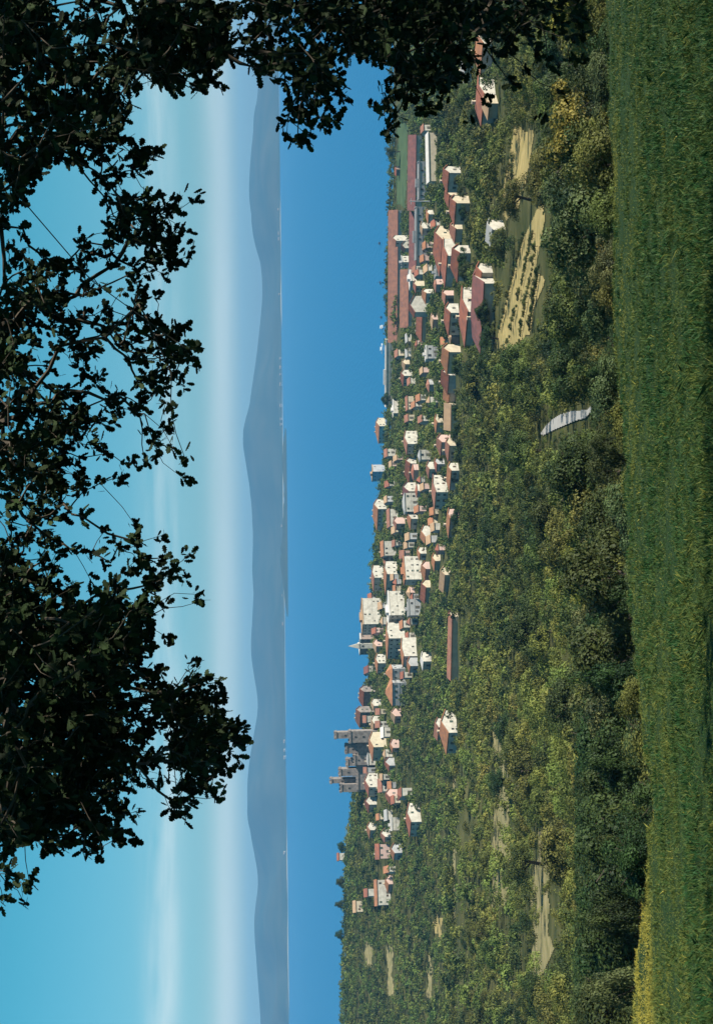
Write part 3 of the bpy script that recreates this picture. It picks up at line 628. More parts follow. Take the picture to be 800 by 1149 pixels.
# boats
def boat(label, x, y, L, m, cabin, rz):
    Pd = ray(1149 - y, x); Y = -ZC / Pd[2] ; P = Pd * Y
    bt = tag(empty('boat', (P[0], P[1], 0), rz), label, 'boat', 'boats on the lake off the sheds')
    b = MB(); prof = [(-1, .75), (-.6, 1), (0, 1), (.55, .75), (1, .04)]; V = []
    for (t_, w_) in prof: V += [(t_ * L / 2, -w_ * L * .14, .75), (t_ * L / 2, -w_ * L * .08, -.2), (t_ * L / 2, w_ * L * .08, -.2), (t_ * L / 2, w_ * L * .14, .75)]
    F = []
    for i in range(4):
        for k in range(4): F.append((i * 4 + k, (i + 1) * 4 + k, (i + 1) * 4 + (k + 1) % 4, i * 4 + (k + 1) % 4))
    F += [(0, 1, 2, 3), (19, 18, 17, 16)]
    b.add(V, F); b.build('hull', m, bt)
    b = MB()
    if cabin: b.box(-L * .2, L * .12, -L * .08, L * .08, .755, 1.9); b.box(-L * .24, L * .16, -L * .1, L * .1, 1.903, 2.05); b.build('cabin', m, bt)
    else: b.tube([(0, 0, .7), (0, 0, 3.2)], [.08, .05]); b.tube([(0, 0, 1.2), (-L * .3, 0, 1.25)], [.05, .04]); b.build('mast', m, bt)
boat('white motorboat furthest left off the lakeside shed', 429, 391, 9, M_boat, True, .2)
boat('long white boat with low cabin off the end of the lakeside shed', 429, 367, 13, M_boat, True, 1.5)
boat('small dark boat with mast off the middle of the lakeside shed', 427, 317, 9, M_boatd, False, 1.2)
boat('small dark boat with mast furthest right off the lakeside shed', 426, 273, 9, M_boatd, False, 1.4)
boat('dark boat beside the long white boat', 428, 356, 8, M_boatd, False, 1.4)

# villages across the lake
vh = None
def far_house(label, x, y, w, h, grp):
    d = ray(1149 - y, x); Y = 8850.; P = d * Y
    e = tag(empty('village_house', (P[0], Y, 0)), label, 'house', grp); b = MB(); b.box(-w, w, -10, 10, -5, h + 14); b.build('wall', WALL['white'], e)
    b = MB(); b.add([(-w - 2, -12, h + 14.1), (w + 2, -12, h + 14.1), (w + 2, 12, h + 14.1), (-w - 2, 12, h + 14.1), (-w, 0, h + 18), (w, 0, h + 18)], [(0, 1, 5, 4), (2, 3, 4, 5), (1, 2, 5), (3, 0, 4), (3, 2, 1, 0)]); b.build('roof', ROOF['tan'], e)
far_house('lone white building on the far shore, left of the castle', 313, 957, 8, 3, 'white buildings on the far shore')
for y_ in (235, 262, 268, 330, 402, 412, 420, 431, 455, 470, 476, 590, 668, 700, 832, 842, 850): far_house('small pale village building on the far shore below the hills', 314, y_, 5 + (y_ * 7 % 6), (y_ * 5) % 5 - 4, 'pale village buildings across the lake')

# ------------------------------------------------------------------ trees
def crown_arrays(rs, R, Hc, nclump, per, leaf, up=.35):
    """leaf cards on clump shells; crown centre at origin, radius R, height Hc"""
    C = []
    for _ in range(nclump * 6):
        p = rs.normal(size=3); p /= np.linalg.norm(p); p *= rs.uniform(.25, .86) ** .6
        p[2] = abs(p[2]) * 1.05 - .42 if rs.random() < .8 else p[2]
        C.append(p)
        if len(C) == nclump: break
    C = np.array(C); env = np.array([R, R, Hc / 2]); rc = rs.uniform(.22, .40, nclump)
    n = nclump * per; ci = np.repeat(np.arange(nclump), per)
    d = rs.normal(size=(n, 3)); d /= np.linalg.norm(d, axis=1)[:, None]; d[:, 2] = np.where(d[:, 2] < -.45, -d[:, 2], d[:, 2])
    rr = rc[ci] * rs.uniform(.65, 1.08, n)
    P = (C[ci] + d * rr[:, None]) * env
    nrm = d / env; nrm /= np.linalg.norm(nrm, axis=1)[:, None]; nrm = nrm + rs.normal(size=(n, 3)) * .32; nrm[:, 2] += up * .6; nrm /= np.linalg.norm(nrm, axis=1)[:, None]
    return P, nrm, np.clip(rs.normal(.42, .2, nclump)[ci] + rs.normal(0, .16, n), 0, 1), leaf * rs.uniform(.6, 1.35, n)
def cards(rs, P, nrm, size):
    n = len(P); r = rs.normal(size=(n, 3)); t = np.cross(nrm, r); t /= np.linalg.norm(t, axis=1)[:, None] + 1e-9; b = np.cross(nrm, t)
    h = size[:, None]; w = h * rs.uniform(.45, .8, n)[:, None]
    V = np.stack([P - t * h, P - b * w + nrm * h * .15, P + t * h, P + b * w + nrm * h * .1], 1)
    return V.reshape(-1, 3), np.arange(4 * n).reshape(n, 4)
def make_crown(name, seed, R, Hc, nclump, per, leaf, m):
    rs = np.random.default_rng(seed); P, nn, ti, sz = crown_arrays(rs, R, Hc, nclump, per, leaf); V, Q = cards(rs, P, nn, sz)
    return mesh_np(name, V, Q, [m], attr={'tint': ti})
def make_trunk(seed, H, R, r0):
    rs = np.random.default_rng(seed); b = MB()
    top = (rs.normal() * .3, rs.normal() * .3, H * .62)
    b.tube([(0, 0, -1.2), (0, 0, .0), (top[0] * .4, top[1] * .4, H * .3), top], [r0 * 1.5, r0 * 1.15, r0 * .85, r0 * .45], 7)
    for k in range(5):
        a = k * 1.257 + rs.normal() * .3; z = H * rs.uniform(.28, .5); q = R * rs.uniform(.45, .7)
        b.tube([(top[0] * z / H, top[1] * z / H, z), (math.cos(a) * q * .5, math.sin(a) * q * .5, z + H * .16), (math.cos(a) * q, math.sin(a) * q, z + H * .3)], [r0 * .5, r0 * .33, r0 * .12], 5)
    return mesh_np('trunk', np.array(b.v), b.f, [M_bark])
KINDS = []
for k, (m, nm) in enumerate([(M_leaf, 'mid'), (M_leaf, 'mid'), (M_leafd, 'dark'), (M_leafd, 'dark'), (M_olive, 'olive'), (M_yell, 'yellow'), (M_leaf, 'mid'), (M_olive, 'olive')]):
    KINDS.append((nm, make_crown('crown', 50 + k, 1.0, 1.5, 30, 250, .033, m), make_trunk(80 + k, 1.75, 1.0, .075)))
def tree(name, P, R, H, kind, label, cat, group, rz):
    e = tag(empty(name, P, rz), label, cat, group)
    t_ = link('trunk', KINDS[kind][2], e); t_.scale = (R, R, H / 1.75)
    c_ = link('crown', KINDS[kind][1], e); c_.location = (0, 0, H * .58); c_.scale = (R, R * .95, H * .58)
    return e
HR = np.array(HRECT); HF = np.array(HFOOT)
def blocked(P, R, H, bush=False):
    u0, vb = proj(P); _, vt = proj((P[0], P[1], P[2] + H)); r_ = R * F_PX / P[1]
    q = (HR[:, 4] > P[1] - 3) & (HR[:, 0] + 2 < u0 + r_ * .6) & (HR[:, 1] - 2 > u0 - r_ * .6) & (HR[:, 3] > vt) & (HR[:, 2] < vb)
    if q.any(): return True
    if ((HF[:, 0] - P[0]) ** 2 + (HF[:, 1] - P[1]) ** 2 < (HF[:, 2] + R * .6) ** 2).any(): return True
    fu, fv = np.meshgrid(np.linspace(-.85, .85, 7), np.linspace(.04, .96, 9)); uu = (u0 + fu * r_).ravel(); vv = (vt + (vb - vt) * fv).ravel()
    for poly, pr in KEEP:
        if photo_poly_mask(uu, vv, poly).mean() > (.03 if poly is ROAD else .10 if poly is F_STRAW else .2) and rng.random() < pr: return True
    return False
def scatter(Y0, Y1, spacing, s0=-.44, s1=.44):
    """jittered, roughly even points on the slope"""
    pts = []; Y = Y0
    while Y < Y1:
        n = int((s1 - s0) * Y / spacing)
        off = rng.random()
        for i in range(n):
            y = Y + rng.uniform(-.4, .4) * spacing; x = (s0 + (s1 - s0) * (i + off + rng.uniform(-.38, .38)) / n) * Y
            pts.append((x, y))
        Y += spacing * .9
    return np.array(pts)
NAMES = {'mid': 'green', 'dark': 'dark green', 'olive': 'grey green', 'yellow': 'yellow green'}
def zone(u, v):
    side = 'left of the white road bend' if u < 655 else ('between the white road bend and the straw field' if u < 760 else 'below and right of the straw field')
    if u < 330: side = 'below the tan fields'
    return side
near = scatter(74, 300, 5.6)
near = near[np.argsort(near[:, 1])]
cnt = 0; FAR = []
for (x, y) in near:
    s_ = x / y
    if y < edgeY(s_) + 9: continue
    z = float(ground(x, y)); R = (rng.uniform(1.5, 2.6) + 1.3 * rng.random() ** 3) * (1.0 if y > 100 else .85); H = R * rng.uniform(1.5, 2.3)
    u0, vb = proj((x, y, z)); 
    if not (-60 < u0 < 1215): continue
    leftdark = u0 < 360 and y < 170
    if leftdark: R *= 1.45; H = R * rng.uniform(1.9, 2.4)
    lim = np.interp(u0, [0, 200, 350, 560, 700, 1149], [640, 640, 640, 610, 606, 600]) if y < 170 else 0
    _, vt = proj((x, y, z + H))
    if vt < lim: 
        H *= max(.45, (vb - lim) / max(vb - vt, 1)); R = min(R, H / 1.3)
    P = (x, y, z)
    if blocked(P, R, H): continue
    if cnt >= 215: FAR.append((x, y, R, H)); continue
    nz = vnoise(np.array(x / 26.), np.array(y / 34.), 12)
    if leftdark: kd = 2 + int(rng.random() < .5)
    else:
        pr = rng.random(); kd = [0, 1, 6][int(rng.integers(3))]
        if pr < .26 + .3 * (nz < .35): kd = 2 + int(rng.random() < .5)
        elif pr > .90 - .1 * (nz > .6): kd = [4, 7][int(rng.random() < .5)]
        elif (nz > .6 and rng.random() < .5) or (150 < u0 < 430 and y > 170 and rng.random() < .45): kd = 5
    nm = KINDS[kd][0]
    lab = '%s round tree in the wood %s' % (NAMES[nm], zone(u0, vb))
    tree('broadleaf_tree', P, R, H, kd, lab, 'tree', '%s trees of the wood %s' % (NAMES[nm], zone(u0, vb)), rng.uniform(0, 6.28)); cnt += 1
print('near trees', cnt, 'last y', y)

ROWS = [((548, 318), (559, 392), 9, 'dark tree in the row below the largest red roof'), ((519, 196), (533, 262), 8, 'dark tree in the row under the pair of joined red roofs'), ((512, 396), (545, 442), 12, 'dark tree of the black clump left of the largest red roof'),
        ((527, 284), (533, 312), 4, 'dark tree by the blue shaded wall above the largest red roof'), ((517, 455), (522, 520), 7, 'dark tree in the row below the pink fronted house'), ((516, 530), (520, 605), 7, 'dark tree in the row below the big bright white house')]
for (a_, b_, n_, lab) in ROWS:
    for i in range(n_):
        t_ = (i + rng.uniform(.2, .8)) / n_; P = march(1149 - (a_[1] + (b_[1] - a_[1]) * t_), a_[0] + (b_[0] - a_[0]) * t_ + rng.uniform(-2, 3))[0]; R_ = rng.uniform(2.0, 3.4)
        tree('broadleaf_tree', P, R_, R_ * rng.uniform(1.5, 1.9), 2 + int(rng.random() < .5), lab, 'tree', 'trees: ' + lab, rng.uniform(0, 6.28)); cnt += 1

# bigger round trees standing above the orchards and scrub of the slope
BIG = 0
for _ in range(400):
    y = rng.uniform(140, 430); x = rng.uniform(-.37, .37) * y; R_ = rng.uniform(3.6, 5.4); P = (x, y, float(ground(x, y))); H_ = R_ * rng.uniform(1.45, 1.75)
    u0, vb = proj(P)
    if blocked(P, R_, H_): continue
    if any((x - q[0]) ** 2 + (y - q[1]) ** 2 < 18 ** 2 for q in FAR if len(q) == 5): continue
    FAR.append((x, y, None, None, 1)); kd = int(rng.choice([0, 1, 2, 3, 6, 5 if 150 < u0 < 430 else 0])); nm = KINDS[kd][0]
    tree('broadleaf_tree', P, R_, H_, kd, 'large %s tree above smaller ones %s' % (NAMES[nm], zone(u0, vb)), 'tree', 'large %s trees %s' % (NAMES[nm], zone(u0, vb)), rng.uniform(0, 6.28)); BIG += 1
    if BIG >= 52: break
FAR = [q for q in FAR if len(q) == 4]
print('big trees', BIG)
for (x, y) in scatter(110, 330, 3.6, .0, .14): FAR.append((x, y, rng.uniform(.4, 1.0), rng.uniform(.6, 1.5)))

# the far woods: one mass of many small crowns
far = np.concatenate([scatter(300, 560, 6.6), scatter(560, 1130, 5.9)])
T6 = []
for k in range(7):
    rs = np.random.default_rng(200 + k); T6.append((crown_arrays(rs, 1, 1.5, 15, 26, .088), crown_arrays(rs, 1, 1.5, 13, 13, .13), crown_arrays(rs, 1, 1.5, 20, 55, .052)))
PV, PT, PH = [], [], []
rs = np.random.default_rng(5); nfar = 0
cand = [(x, y, None, None) for x, y in far] + FAR
for (x, y, R, H) in cand:
    z = float(ground(x, y))
    if z < .9: continue
    if R is None:
        R = rng.uniform(1.6, 2.9) + 1.8 * rng.random() ** 2 if y < 560 else rng.uniform(1.7, 3.6); H = R * rng.uniform(1.4, 2.1)
        if x / y > -.36 + .22 and y > 560 and rng.random() < .14: H *= 1.35
    u0, vb = proj((x, y, z))
    if not (-40 < u0 < 1190): continue
    if blocked((x, y, z), R, H): continue
    P, nn, ti, sz = T6[int(rng.integers(7))][2 if y < 310 else 0 if y < 520 else 1]
    a = rng.uniform(0, 6.28); ca, sa = math.cos(a), math.sin(a); Rm = np.array([[ca, -sa, 0], [sa, ca, 0], [0, 0, 1]])
    V, _q = cards(rs, P @ Rm.T, nn @ Rm.T, sz)
    V = V * np.array([R, R, H * .56]) + np.array([x, y, z + H * .52])
    b = .0 + .34 * (vnoise(np.array(x / 40.), np.array(y / 60.), 8) - .5) + rng.normal(.05, .26)
    if 150 < u0 < 430 and y < 450: b += .25
    PV.append(V); PT.append(np.clip(ti * .8 + b, 0, 1)); PH.append(np.full(len(ti), np.clip(rng.normal(-.004, .025), -.05, .03) + (.02 if y > 560 else 0))); nfar += 1
PV = np.concatenate(PV); PH = np.concatenate(PH); PT = np.concatenate(PT)
tag(link('woodland', mesh_np('woodland', PV, np.arange(len(PV)).reshape(-1, 4), [M_wood], attr={'tint': PT, 'hue': PH})), 'dense mixed woods and garden trees covering the slope down to the lake', 'woodland', kind='stuff')
print('far trees', nfar)

# single trees standing clear on the shore
for (x0, x1, y0, y1, kd, lab) in [(431, 449, 162, 178, 0, 'lone round tree standing on the lakeside lawn against the water'), (370, 382, 1041, 1057, 2, 'dark shore tree furthest left, poking above the slope into the lake'),
        (369, 384, 1008, 1022, 2, 'small dark round tree on the shore above the white farm buildings'), (372, 388, 942, 958, 3, 'dark tree beside the boathouse on the shore'), (426, 441, 441, 455, 2, 'dark bushy tree at the left end of the quay warehouse'), (371, 390, 980, 1000, 2, 'broad dark tree on the shore left of the boathouse')]:
    P = march(1149 - (y0 + y1) / 2, max(x1, 449) if x0 > 430 else x1)[0]
    if x0 < 400: P = at(1149 - (y0 + y1) / 2, x1, 985.); P[2] = max(float(ground(P[0], P[1])), .5)
    s_ = P[1] / F_PX; _, vb = proj(P)
    tree('shore_tree', P, (y1 - y0) * s_ / 2 * (1.05 if x0 > 400 else .8), max((float(vb) - x0) * s_ * (1 if x0 > 400 else .8), 3), kd, lab, 'tree', None, rng.uniform(0, 6))

# rows of small olive bushes on the straw field
rows = [((601, 262), (571, 388)), ((604, 275), (583, 392)), ((607, 300), (596, 372)), ((590, 262), (562, 372))]
k_ = 0
for (a_, b_) in rows:
    n_ = 22
    for i in range(n_):
        t_ = (i + rng.uniform(-.3, .3)) / n_; x = a_[0] + (b_[0] - a_[0]) * t_; y = a_[1] + (b_[1] - a_[1]) * t_
        P = march(1149 - y, x)[0]; R = rng.uniform(.45, .95)
        tree('olive_bush', P, R, R * 1.7, int(rng.choice([2, 4, 0])), 'small dark bush in the rows planted across the straw field', 'bush', 'bushes in rows on the straw field', rng.uniform(0, 6))

# bushes at the edge of the meadow
BUSH = [(make_crown('crown', 300, 1, 1.7, 40, 240, .030, M_leaf)), make_crown('crown', 301, 1, 1.7, 40, 240, .030, M_olive), make_crown('crown', 302, 1, 1.7, 36, 260, .030, M_leafd), make_crown('crown', 303, 1, 1.6, 30, 120, .04, foliage_mat('rusty_leaf', (.07, .03, .015), (.16, .08, .04)))]
BTR = make_trunk(310, 1.75, 1, .05)
def bush(x0, x1, y0, y1, kd, lab, Y=None):
    u = 1149 - (y0 + y1) / 2
    if Y is None: P = march(u, x1)[0]
    else: P = at(u, x1, Y); P[2] = float(ground(P[0], P[1]))
    s_ = P[1] / F_PX; _, vb = proj(P); R = (y1 - y0) * s_ / 2; H = (float(vb) - x0) * s_
    e = tag(empty('bush', P, rng.uniform(0, 6)), lab, 'bush'); t_ = link('stem', BTR, e); t_.scale = (R, R, H / 1.75)
    c_ = link('crown', BUSH[kd], e); c_.location = (0, 0, H * .52); c_.scale = (R, R, H * .56)
bush(646, 704, 1078, 1136, 1, 'large pale green bush below the meadow at the far left', 62)
bush(678, 737, 880, 930, 0, 'bushy light green shrub behind the tan grass patch at the meadow edge', 47)
bush(700, 739, 984, 1022, 2, 'dark rounded bush at the meadow edge beside the leaning pale post', 44)
bush(716, 741, 962, 992, 3, 'reddish brown withered shrub at the meadow edge', 37)
bush(692, 712, 1118, 1140, 1, 'little yellowish bush in front of the large pale green bush', 52)
bush(664, 716, 838, 880, 2, 'dark shrub right of the light green shrub at the meadow edge', 56)
bush(670, 718, 925, 965, 2, 'dark shrub left of the light green shrub at the meadow edge', 58)
bush(655, 715, 300, 340, 2, 'dark hedge bush on the meadow edge below the straw field', 78)
bush(640, 700, 400, 440, 2, 'dark tall bush on the meadow edge right of the white road', 82)
bush(645, 702, 485, 525, 2, 'dark bush on the meadow edge left of the white road', 76)
bush(668, 700, 150, 200, 2, 'dark low bush on the meadow edge under the oak branches', 74)
bush(652, 712, 640, 690, 2, 'dark bush on the meadow edge left of the white road bend, near centre', 70)
bush(640, 722, 740, 800, 2, 'large dark bush on the meadow edge right of the tan grass patch', 66)
bush(630, 716, 1000, 1060, 2, 'large black green bush behind the leaning pale post', 72)
for i in range(46):
    u_ = (i + rng.uniform(.1, .9)) * 26 - 20; s_ = float(ray(u_, 700.)[0]); Ye = float(edgeY(s_)) + rng.uniform(1.5, 7)
    if u_ < 150: continue
    x_ = s_ * Ye; R_ = rng.uniform(.5, 1.7); H_ = R_ * rng.uniform(1.0, 1.6)
    P = (x_, Ye, float(ground(x_, Ye))); k_ = int(rng.choice([0, 0, 1, 2]))
    e = tag(empty('bush', P, rng.uniform(0, 6)), '%s low shrub in the ragged hedge along the meadow edge' % ('green', 'grey green', 'dark green')[k_], 'bush', '%s shrubs along the meadow edge' % ('green', 'grey green', 'dark green')[k_])
    t_ = link('stem', BTR, e); t_.scale = (R_, R_, H_ / 1.75); c_ = link('crown', BUSH[k_], e); c_.location = (0, 0, H_ * .45); c_.scale = (R_, R_, H_ * .6)
P = at(1149 - 1026, 713, 43.); P[2] = float(ground(P[0], P[1]))
fp = tag(empty('fence_post', P), 'leaning pale wooden post among the bushes at the meadow edge', 'post')
b = MB(); b.tube([(0, 0, -.3), (.04, 0, .5), (.10, 0, 1.1)], [.05, .045, .035], 7); b.build('post', M_straw, fp)

# ------------------------------------------------------------------ meadow grass
rs = np.random.default_rng(11)
n = 430000
uu = rs.uniform(-150, 1300, n); vv = rs.uniform(676, 840, n)
d = ray(uu, vv); Yp = EYE / (-d[:, 2] - SLOPE); Yp = np.where((Yp > 0) & (Yp < 95), Yp, 95)
X = d[:, 0] * Yp; Yp = Yp + rs.normal(0, .25, n); X = X + rs.normal(0, .12, n)
ok = Yp < edgeY(X / np.maximum(Yp, 20)) + 5; X, Yp = X[ok], Yp[ok]; Z = ground(X, Yp); n = len(X)
clump = vnoise(X / .55, Yp / .8, 41) * .6 + vnoise(X / .17, Yp / .25, 42) * .4
hgt = (.03 + .17 * clump ** 3) * rs.uniform(.6, 1.3, n); wid = rs.uniform(.0045, .010, n) * np.clip(Yp / 24, .8, 2.2)
a = rs.uniform(0, 6.28, n); lean = rs.normal(0, .75, (n, 2)) * hgt[:, None]
P0 = np.stack([X, Yp, Z - .02], -1); side = np.stack([np.cos(a), np.sin(a), 0 * a], -1) * wid[:, None]
tip = P0 + np.stack([lean[:, 0], lean[:, 1], hgt], -1); mid = P0 + np.stack([lean[:, 0] * .3, lean[:, 1] * .3, hgt * .55], -1)
V = np.stack([P0 - side, P0 + side, mid + side * .8, tip, mid - side * .8], 1).reshape(-1, 3)
Q = np.arange(5 * n).reshape(n, 5)
# taller weeds in tufts
nt_ = 5200; ut = rs.uniform(-150, 1300, nt_); vt_ = rs.uniform(678, 830, nt_); dt = ray(ut, vt_); Yt = EYE / (-dt[:, 2] - SLOPE); Yt = np.where((Yt > 0) & (Yt < 90), Yt, 90); Xt = dt[:, 0] * Yt
okt = (Yt < edgeY(Xt / np.maximum(Yt, 20)) + 4) & (vnoise(Xt / 3, Yt / 4, 48) > .42) & ~((Xt < -6.5) & (Yt > 30)); Xt, Yt = Xt[okt], Yt[okt]; nb = 16
Xw = np.repeat(Xt, nb) + rs.normal(0, .10, len(Xt) * nb); Yw = np.repeat(Yt, nb) + rs.normal(0, .10, len(Xt) * nb); Zw = ground(Xw, Yw); m_ = len(Xw)
hw = np.repeat(rs.uniform(.07, .19, len(Xt)), nb) * rs.uniform(.5, 1.1, m_); aw = rs.uniform(0, 6.28, m_); ww = rs.uniform(.004, .009, m_) * np.clip(Yw / 24, .8, 2)
Pw = np.stack([Xw, Yw, Zw - .02], -1); sw = np.stack([np.cos(aw), np.sin(aw), 0 * aw], -1) * ww[:, None]; lw = rs.normal(0, .4, (m_, 2)) * hw[:, None]
tw_ = Pw + np.stack([lw[:, 0], lw[:, 1], hw], -1); mw = Pw + np.stack([lw[:, 0] * .3, lw[:, 1] * .3, hw * .6], -1)
V = np.concatenate([V, np.stack([Pw - sw, Pw + sw, mw + sw, tw_, mw - sw], 1).reshape(-1, 3)]); tw_tint = np.repeat(np.clip(rs.normal(.05, .12, len(Xt)), 0, .6), nb)
Q = np.arange(len(V)).reshape(-1, 5)
# yellow patches, dry grass with sunlight put into the tint: left edge of the meadow and thin streaks along the far edge at right
pu, pv_ = proj(P0)
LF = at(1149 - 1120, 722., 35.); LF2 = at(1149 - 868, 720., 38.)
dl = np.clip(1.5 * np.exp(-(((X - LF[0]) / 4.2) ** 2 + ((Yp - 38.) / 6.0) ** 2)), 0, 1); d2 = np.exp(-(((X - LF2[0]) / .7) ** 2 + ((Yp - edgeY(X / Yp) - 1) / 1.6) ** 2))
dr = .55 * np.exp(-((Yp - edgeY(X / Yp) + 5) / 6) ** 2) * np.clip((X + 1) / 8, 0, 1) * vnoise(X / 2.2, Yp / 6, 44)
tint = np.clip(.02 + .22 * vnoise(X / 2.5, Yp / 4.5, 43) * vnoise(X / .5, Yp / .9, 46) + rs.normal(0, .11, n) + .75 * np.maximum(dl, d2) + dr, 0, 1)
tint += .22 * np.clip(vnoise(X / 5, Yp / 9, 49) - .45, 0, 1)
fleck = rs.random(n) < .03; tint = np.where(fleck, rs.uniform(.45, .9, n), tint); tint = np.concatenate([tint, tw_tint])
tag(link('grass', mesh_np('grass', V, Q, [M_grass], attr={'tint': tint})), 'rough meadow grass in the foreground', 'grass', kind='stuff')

# ------------------------------------------------------------------ the oak whose boughs frame the view
OAK = """
9995676799899889 79999999999999988
9996686699999787 58999999999999887
9988666599999577 87899967788687766
8688878899998468 88863788899557776
8667878768776355 78861478983 36555
8888887503000013 58752677662 24444
7568888600000000 577305642 0 13333
646888852100000 0 66400020 000 1222
8888866662000000 20100000000000000
7883456661000000 00000000000000000
6840025310300000 00000000000000000
5600004887620000 00000000000000000
7400005887500000 00000000000000000
4113256788700000 00000000000000000
2456556577600000 00000000000000000
6776553264200000 00000000000000000
7887544472200000 00000000000000000
8787635464300000 00000000000000000
8877657768730000 00000000000000000
8745664358860000 00000000000000000
9853543367420000 00000000000000000
7775354478300000 00000000000000000
7778767776000000 00000000000000000
7788876122000000 00000000000000000
6789853166400000 00000000000000000
7888623474600000 00000000000000000
8888604431400000 00000000000000000
7788750000000000 00000000000000000
6667440000000000 00000000000000000
7776204300000000 00000000000000000
7865123553000000 00000000000000000
9874322364500000 00000000000000000
9976446466630000 00000000000000000
9987677674350000 00000000000000000
9999999884000000 00000000000000000
9999999981000000 00000000000000000
9999999970000000 00000000000000000
9999999864263000 00000000000000000
9779999777787000 00000000000000000
8799999769996000 00000000000000000
8989999877999700 00000000000000000
8699999884999800 00000000000000000
7889999967998500 00000000000000000
9999998876785000 00000000000000000
9999999621675000 00000000000000000
9999998603730000 00000000000000000
9998888700000000 00000000000000000
8647672200000000 00000000000000000
4441220000000000 00000000000000000
5530000000000000 00000000000000000
3200000000000000 00000000000000000
"""
grid = [[int(ch) for ch in ln.replace(' ', '')] for ln in OAK.strip().split('\n')]
gw = max(len(r_) for r_ in grid); grid = np.array([r_ + [0] * (gw - len(r_)) for r_ in grid], float)
rs = np.random.default_rng(23)
DEP = 10.2
def oak_depth(x, y): return DEP + 2.4 * (vnoise(np.asarray(x) / 130., np.asarray(y) / 130., 61) - .5) + .0016 * (np.asarray(x) - 100)
# sprigs: one per group of leaves
SP = []
for iy in range(grid.shape[0]):
    for ix in range(gw):
        dn = grid[iy, ix]
        if dn <= 0: continue
        cov = min(dn / 9.25, .975); nl = -math.log(1 - cov) * 400 / 62. * (1.2 if dn < 5 else 1.95 if dn < 8 else 2.9)
        if ix * 20 > 500: nl *= .45
        ns = nl / 5.2; ns = int(ns) + (rs.random() < ns - int(ns))
        for _ in range(ns):
            x = (ix + rs.uniform(-.05, 1.05)) * 20 - 7; y = (iy + rs.uniform(-.05, 1.05)) * 20
            dd = float(oak_depth(x, y)) + rs.normal(0, .45 + .35 * (dn > 7))
            SP.append((x, y, dd))
SP = np.array(SP); SPW = at(1149 - SP[:, 1], SP[:, 0], SP[:, 2])
# a gap in the crown lets the sun reach a few leaf clusters at the upper edge
SUNV = np.array([sd.x, sd.y, sd.z]); LIT = [at(1149 - 425., 22., 10.), at(1149 - 445., 45., 10.1), at(1149 - 690., 60., 10.2)]
def in_gap(P, r, t0):
    o = np.zeros(len(P), bool)
    for c in LIT:
        q = P - c; t = q @ SUNV; o |= (t > t0) & (np.linalg.norm(q - t[:, None] * SUNV, axis=1) < r)
    return o
_g = in_gap(SPW, .34, .35); SP, SPW = SP[~_g], SPW[~_g]
# bough starts, all outside the frame: along its upper and right-hand edges
seeds = [(-45, y_) for y_ in range(-20, 960, 95)] + [(x_, -60) for x_ in range(60, 640, 120)]
SD = np.array([at(1149 - y_, x_, float(oak_depth(x_, y_))) for x_, y_ in seeds])
nodes = list(SD); parent = [-1] * len(SD); bough = list(range(len(SD)))
dist0 = np.min(np.linalg.norm(SPW[:, None] - SD[None], axis=2), axis=1); order = np.argsort(dist0)
NP = np.zeros((len(SD) + len(SPW), 3)); NP[:len(SD)] = SD; plen = np.zeros(len(NP)); cntn = len(SD)
for i in order:
    dd = np.linalg.norm(NP[:cntn] - SPW[i], axis=1); j = int(np.argmin(dd + .16 * plen[:cntn]))
    NP[cntn] = SPW[i]; plen[cntn] = plen[j] + dd[j]; parent.append(j); bough.append(bough[j]); cntn += 1
wt = np.ones(cntn)
for k in range(cntn - 1, len(SD) - 1, -1): wt[parent[k]] += wt[k]
trad = np.clip(.0026 * np.sqrt(wt), .0026, .055)
# leaf: two lobed halves folded along the midrib
hl = [(0, 0), (.10, .07), (.20, .20), (.28, .13), (.42, .30), (.52, .19), (.66, .32), (.76, .20), (.88, .22), (1.0, 0)]
LV = [(x, 0, 0) for x, y in hl if y == 0]; half = np.array([(x, y, -.25 * y) for x, y in hl[1:-1]])
LEAF = np.concatenate([[(0, 0, 0), (1, 0, -.10)], half, half * np.array([1, -1, 1])]); nh = len(half)
LF_A = [0] + list(range(2, 2 + nh)) + [1]; LF_A = LF_A[::-1]; LF_B = [0] + list(range(2 + nh, 2 + 2 * nh)) + [1]
def leaves(P, D, U, S):
    """place leaves at P pointing along D, face normal about U, length S"""
    X = D / np.linalg.norm(D, axis=1)[:, None]; Yv = np.cross(U, X); Yv /= np.linalg.norm(Yv, axis=1)[:, None] + 1e-9; Zv = np.cross(X, Yv)
    V = P[:, None, :] + S[:, None, None] * (LEAF[None, :, 0:1] * X[:, None] + LEAF[None, :, 1:2] * Yv[:, None] + LEAF[None, :, 2:3] * Zv[:, None])
    n = len(P); k = len(LEAF); off = (np.arange(n) * k)[:, None]
    F = np.concatenate([np.array(LF_A)[None] + off, np.array(LF_B)[None] + off]); return V.reshape(-1, 3), F
TX, TYo = 8.2, 11.5; TZ0 = float(ground(TX, TYo))
oak = tag(empty('oak_tree', (TX, TYo, TZ0)), 'big dark oak overhanging the meadow, its leafy boughs hanging into the sky', 'tree')
O0 = np.array([TX, TYo, TZ0]); TOP = np.array([-.4, .4, 7.6])
b = MB(); b.tube([(0, 0, -.6), (0, 0, .4), (-.15, .1, 2.6), (-.3, .25, 5), tuple(TOP)], [.62, .47, .40, .36, .26], 12); b.build('trunk', M_bark, oak, smooth=True)
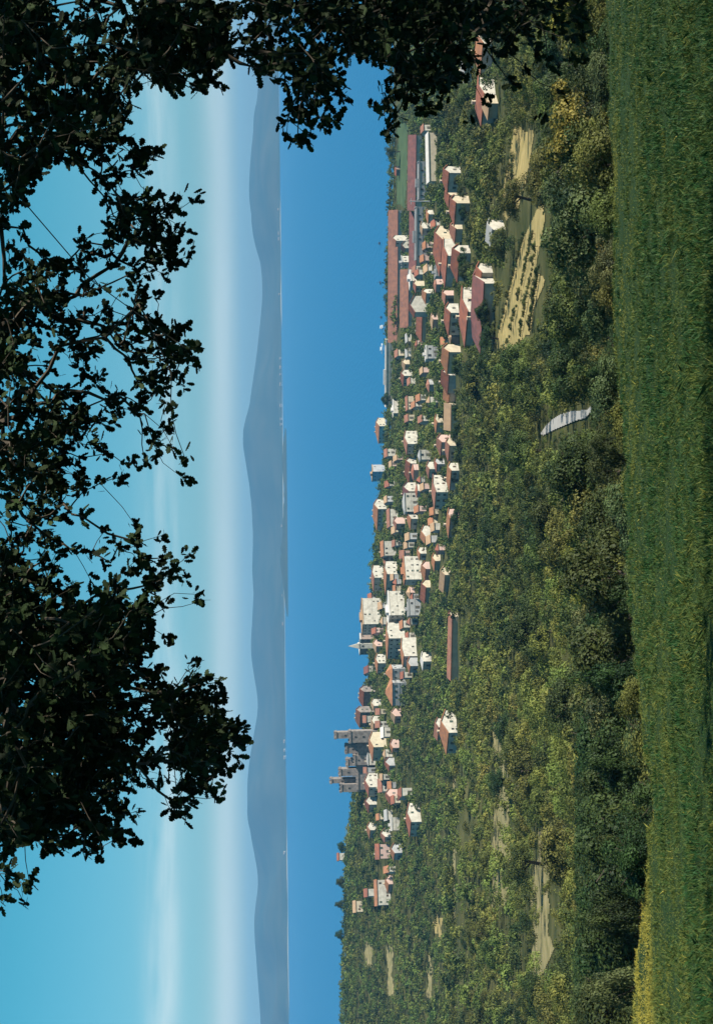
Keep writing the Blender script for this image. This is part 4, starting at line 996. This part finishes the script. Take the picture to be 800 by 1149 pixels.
for s_i in range(len(SD)):
    q = SD[s_i] - O0; st = np.array([-.3, .25, 4.2]) + (TOP - np.array([-.3, .25, 4.2])) * ((s_i % 5) / 5.)
    md = (st + q) / 2 + np.array([0, 0, 2.6])
    r1 = min(float(trad[s_i]) * 1.1, .045)
    b = MB(); ts_ = np.linspace(0, 1, 9); cv = [(1 - t_) ** 2 * st + 2 * t_ * (1 - t_) * md + t_ * t_ * q for t_ in ts_]
    b.tube([tuple(p) for p in cv], [r1 + (.10 - r1) * (1 - t_) ** 1.2 for t_ in ts_], 7)
    ks = [k for k in range(len(SD), cntn) if bough[k] == s_i]
    for k in ks:
        p0, p1 = NP[parent[k]] - O0, NP[k] - O0; m_ = (p0 + p1) / 2 + rs.normal(0, .035, 3) * min(1, np.linalg.norm(p1 - p0) * 2)
        b.tube([tuple(p0), tuple(m_), tuple(p1)], [float(min(trad[parent[k]], trad[k] * 1.25)), float(trad[k]) * 1.1, float(trad[k]) * .85], 4)
    bo = b.build('bough', M_bark, oak)
    if not ks: continue
    Ps, Ds, Us, Ss = [], [], [], []
    for k in ks:
        gd = NP[k] - NP[parent[k]]; gd = gd / (np.linalg.norm(gd) + 1e-6)
        nl = int(rs.integers(6, 12))
        for _ in range(nl):
            dv = gd * .55 + rs.normal(0, .62, 3) + np.array([0, 0, -.18]); dv /= np.linalg.norm(dv)
            Ps.append(NP[k] - O0 - gd * rs.uniform(0, .07) + rs.normal(0, .018, 3)); Ds.append(dv); Us.append(rs.normal(0, .6, 3) + np.array([0, -.35, .5])); Ss.append(rs.uniform(.048, .092))
    V, Fq = leaves(np.array(Ps), np.array(Ds), np.array(Us), np.array(Ss))
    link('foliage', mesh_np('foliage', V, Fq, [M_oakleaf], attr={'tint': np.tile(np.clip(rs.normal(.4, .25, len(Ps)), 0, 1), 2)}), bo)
# unseen rest of the crown above and to the right, added to shade the boughs
Pc = []
while len(Pc) < 21000:
    p = np.array([rs.uniform(-7, 17), rs.uniform(-2, 17), rs.uniform(0, 9)]) ; w = p + np.array([0, 0, 98.2])
    if ((p[0] - 6) / 11) ** 2 + ((p[1] - 8) / 9.) ** 2 + ((p[2] - 4.2) / 5.) ** 2 > 1: continue
    if vnoise(np.array(p[0] * .9 + p[2]), np.array(p[1] * .9 - p[2] * .6), 77) < .42: continue
    if w[1] > .4:
        u_, v_ = proj(w)
        if u_ < 1215 and -40 < 1149 - u_ + 1e9 and v_ > -75 and w[1] > 0: continue
    elif w[2] < 101.5: continue
    if np.linalg.norm(w - np.array([0, 0, ZC])) < 6.5: continue
    Pc.append(w - O0)
Pc = np.array(Pc); Pc = Pc[~in_gap(Pc + O0, .65, .3)]; n = len(Pc)
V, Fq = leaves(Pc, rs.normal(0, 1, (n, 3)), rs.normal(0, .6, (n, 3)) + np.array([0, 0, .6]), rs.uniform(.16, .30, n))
link('crown', mesh_np('crown', V, Fq, [M_oakleaf], attr={'tint': np.tile(np.clip(rs.normal(.4, .25, n), 0, 1), 2)}), oak)
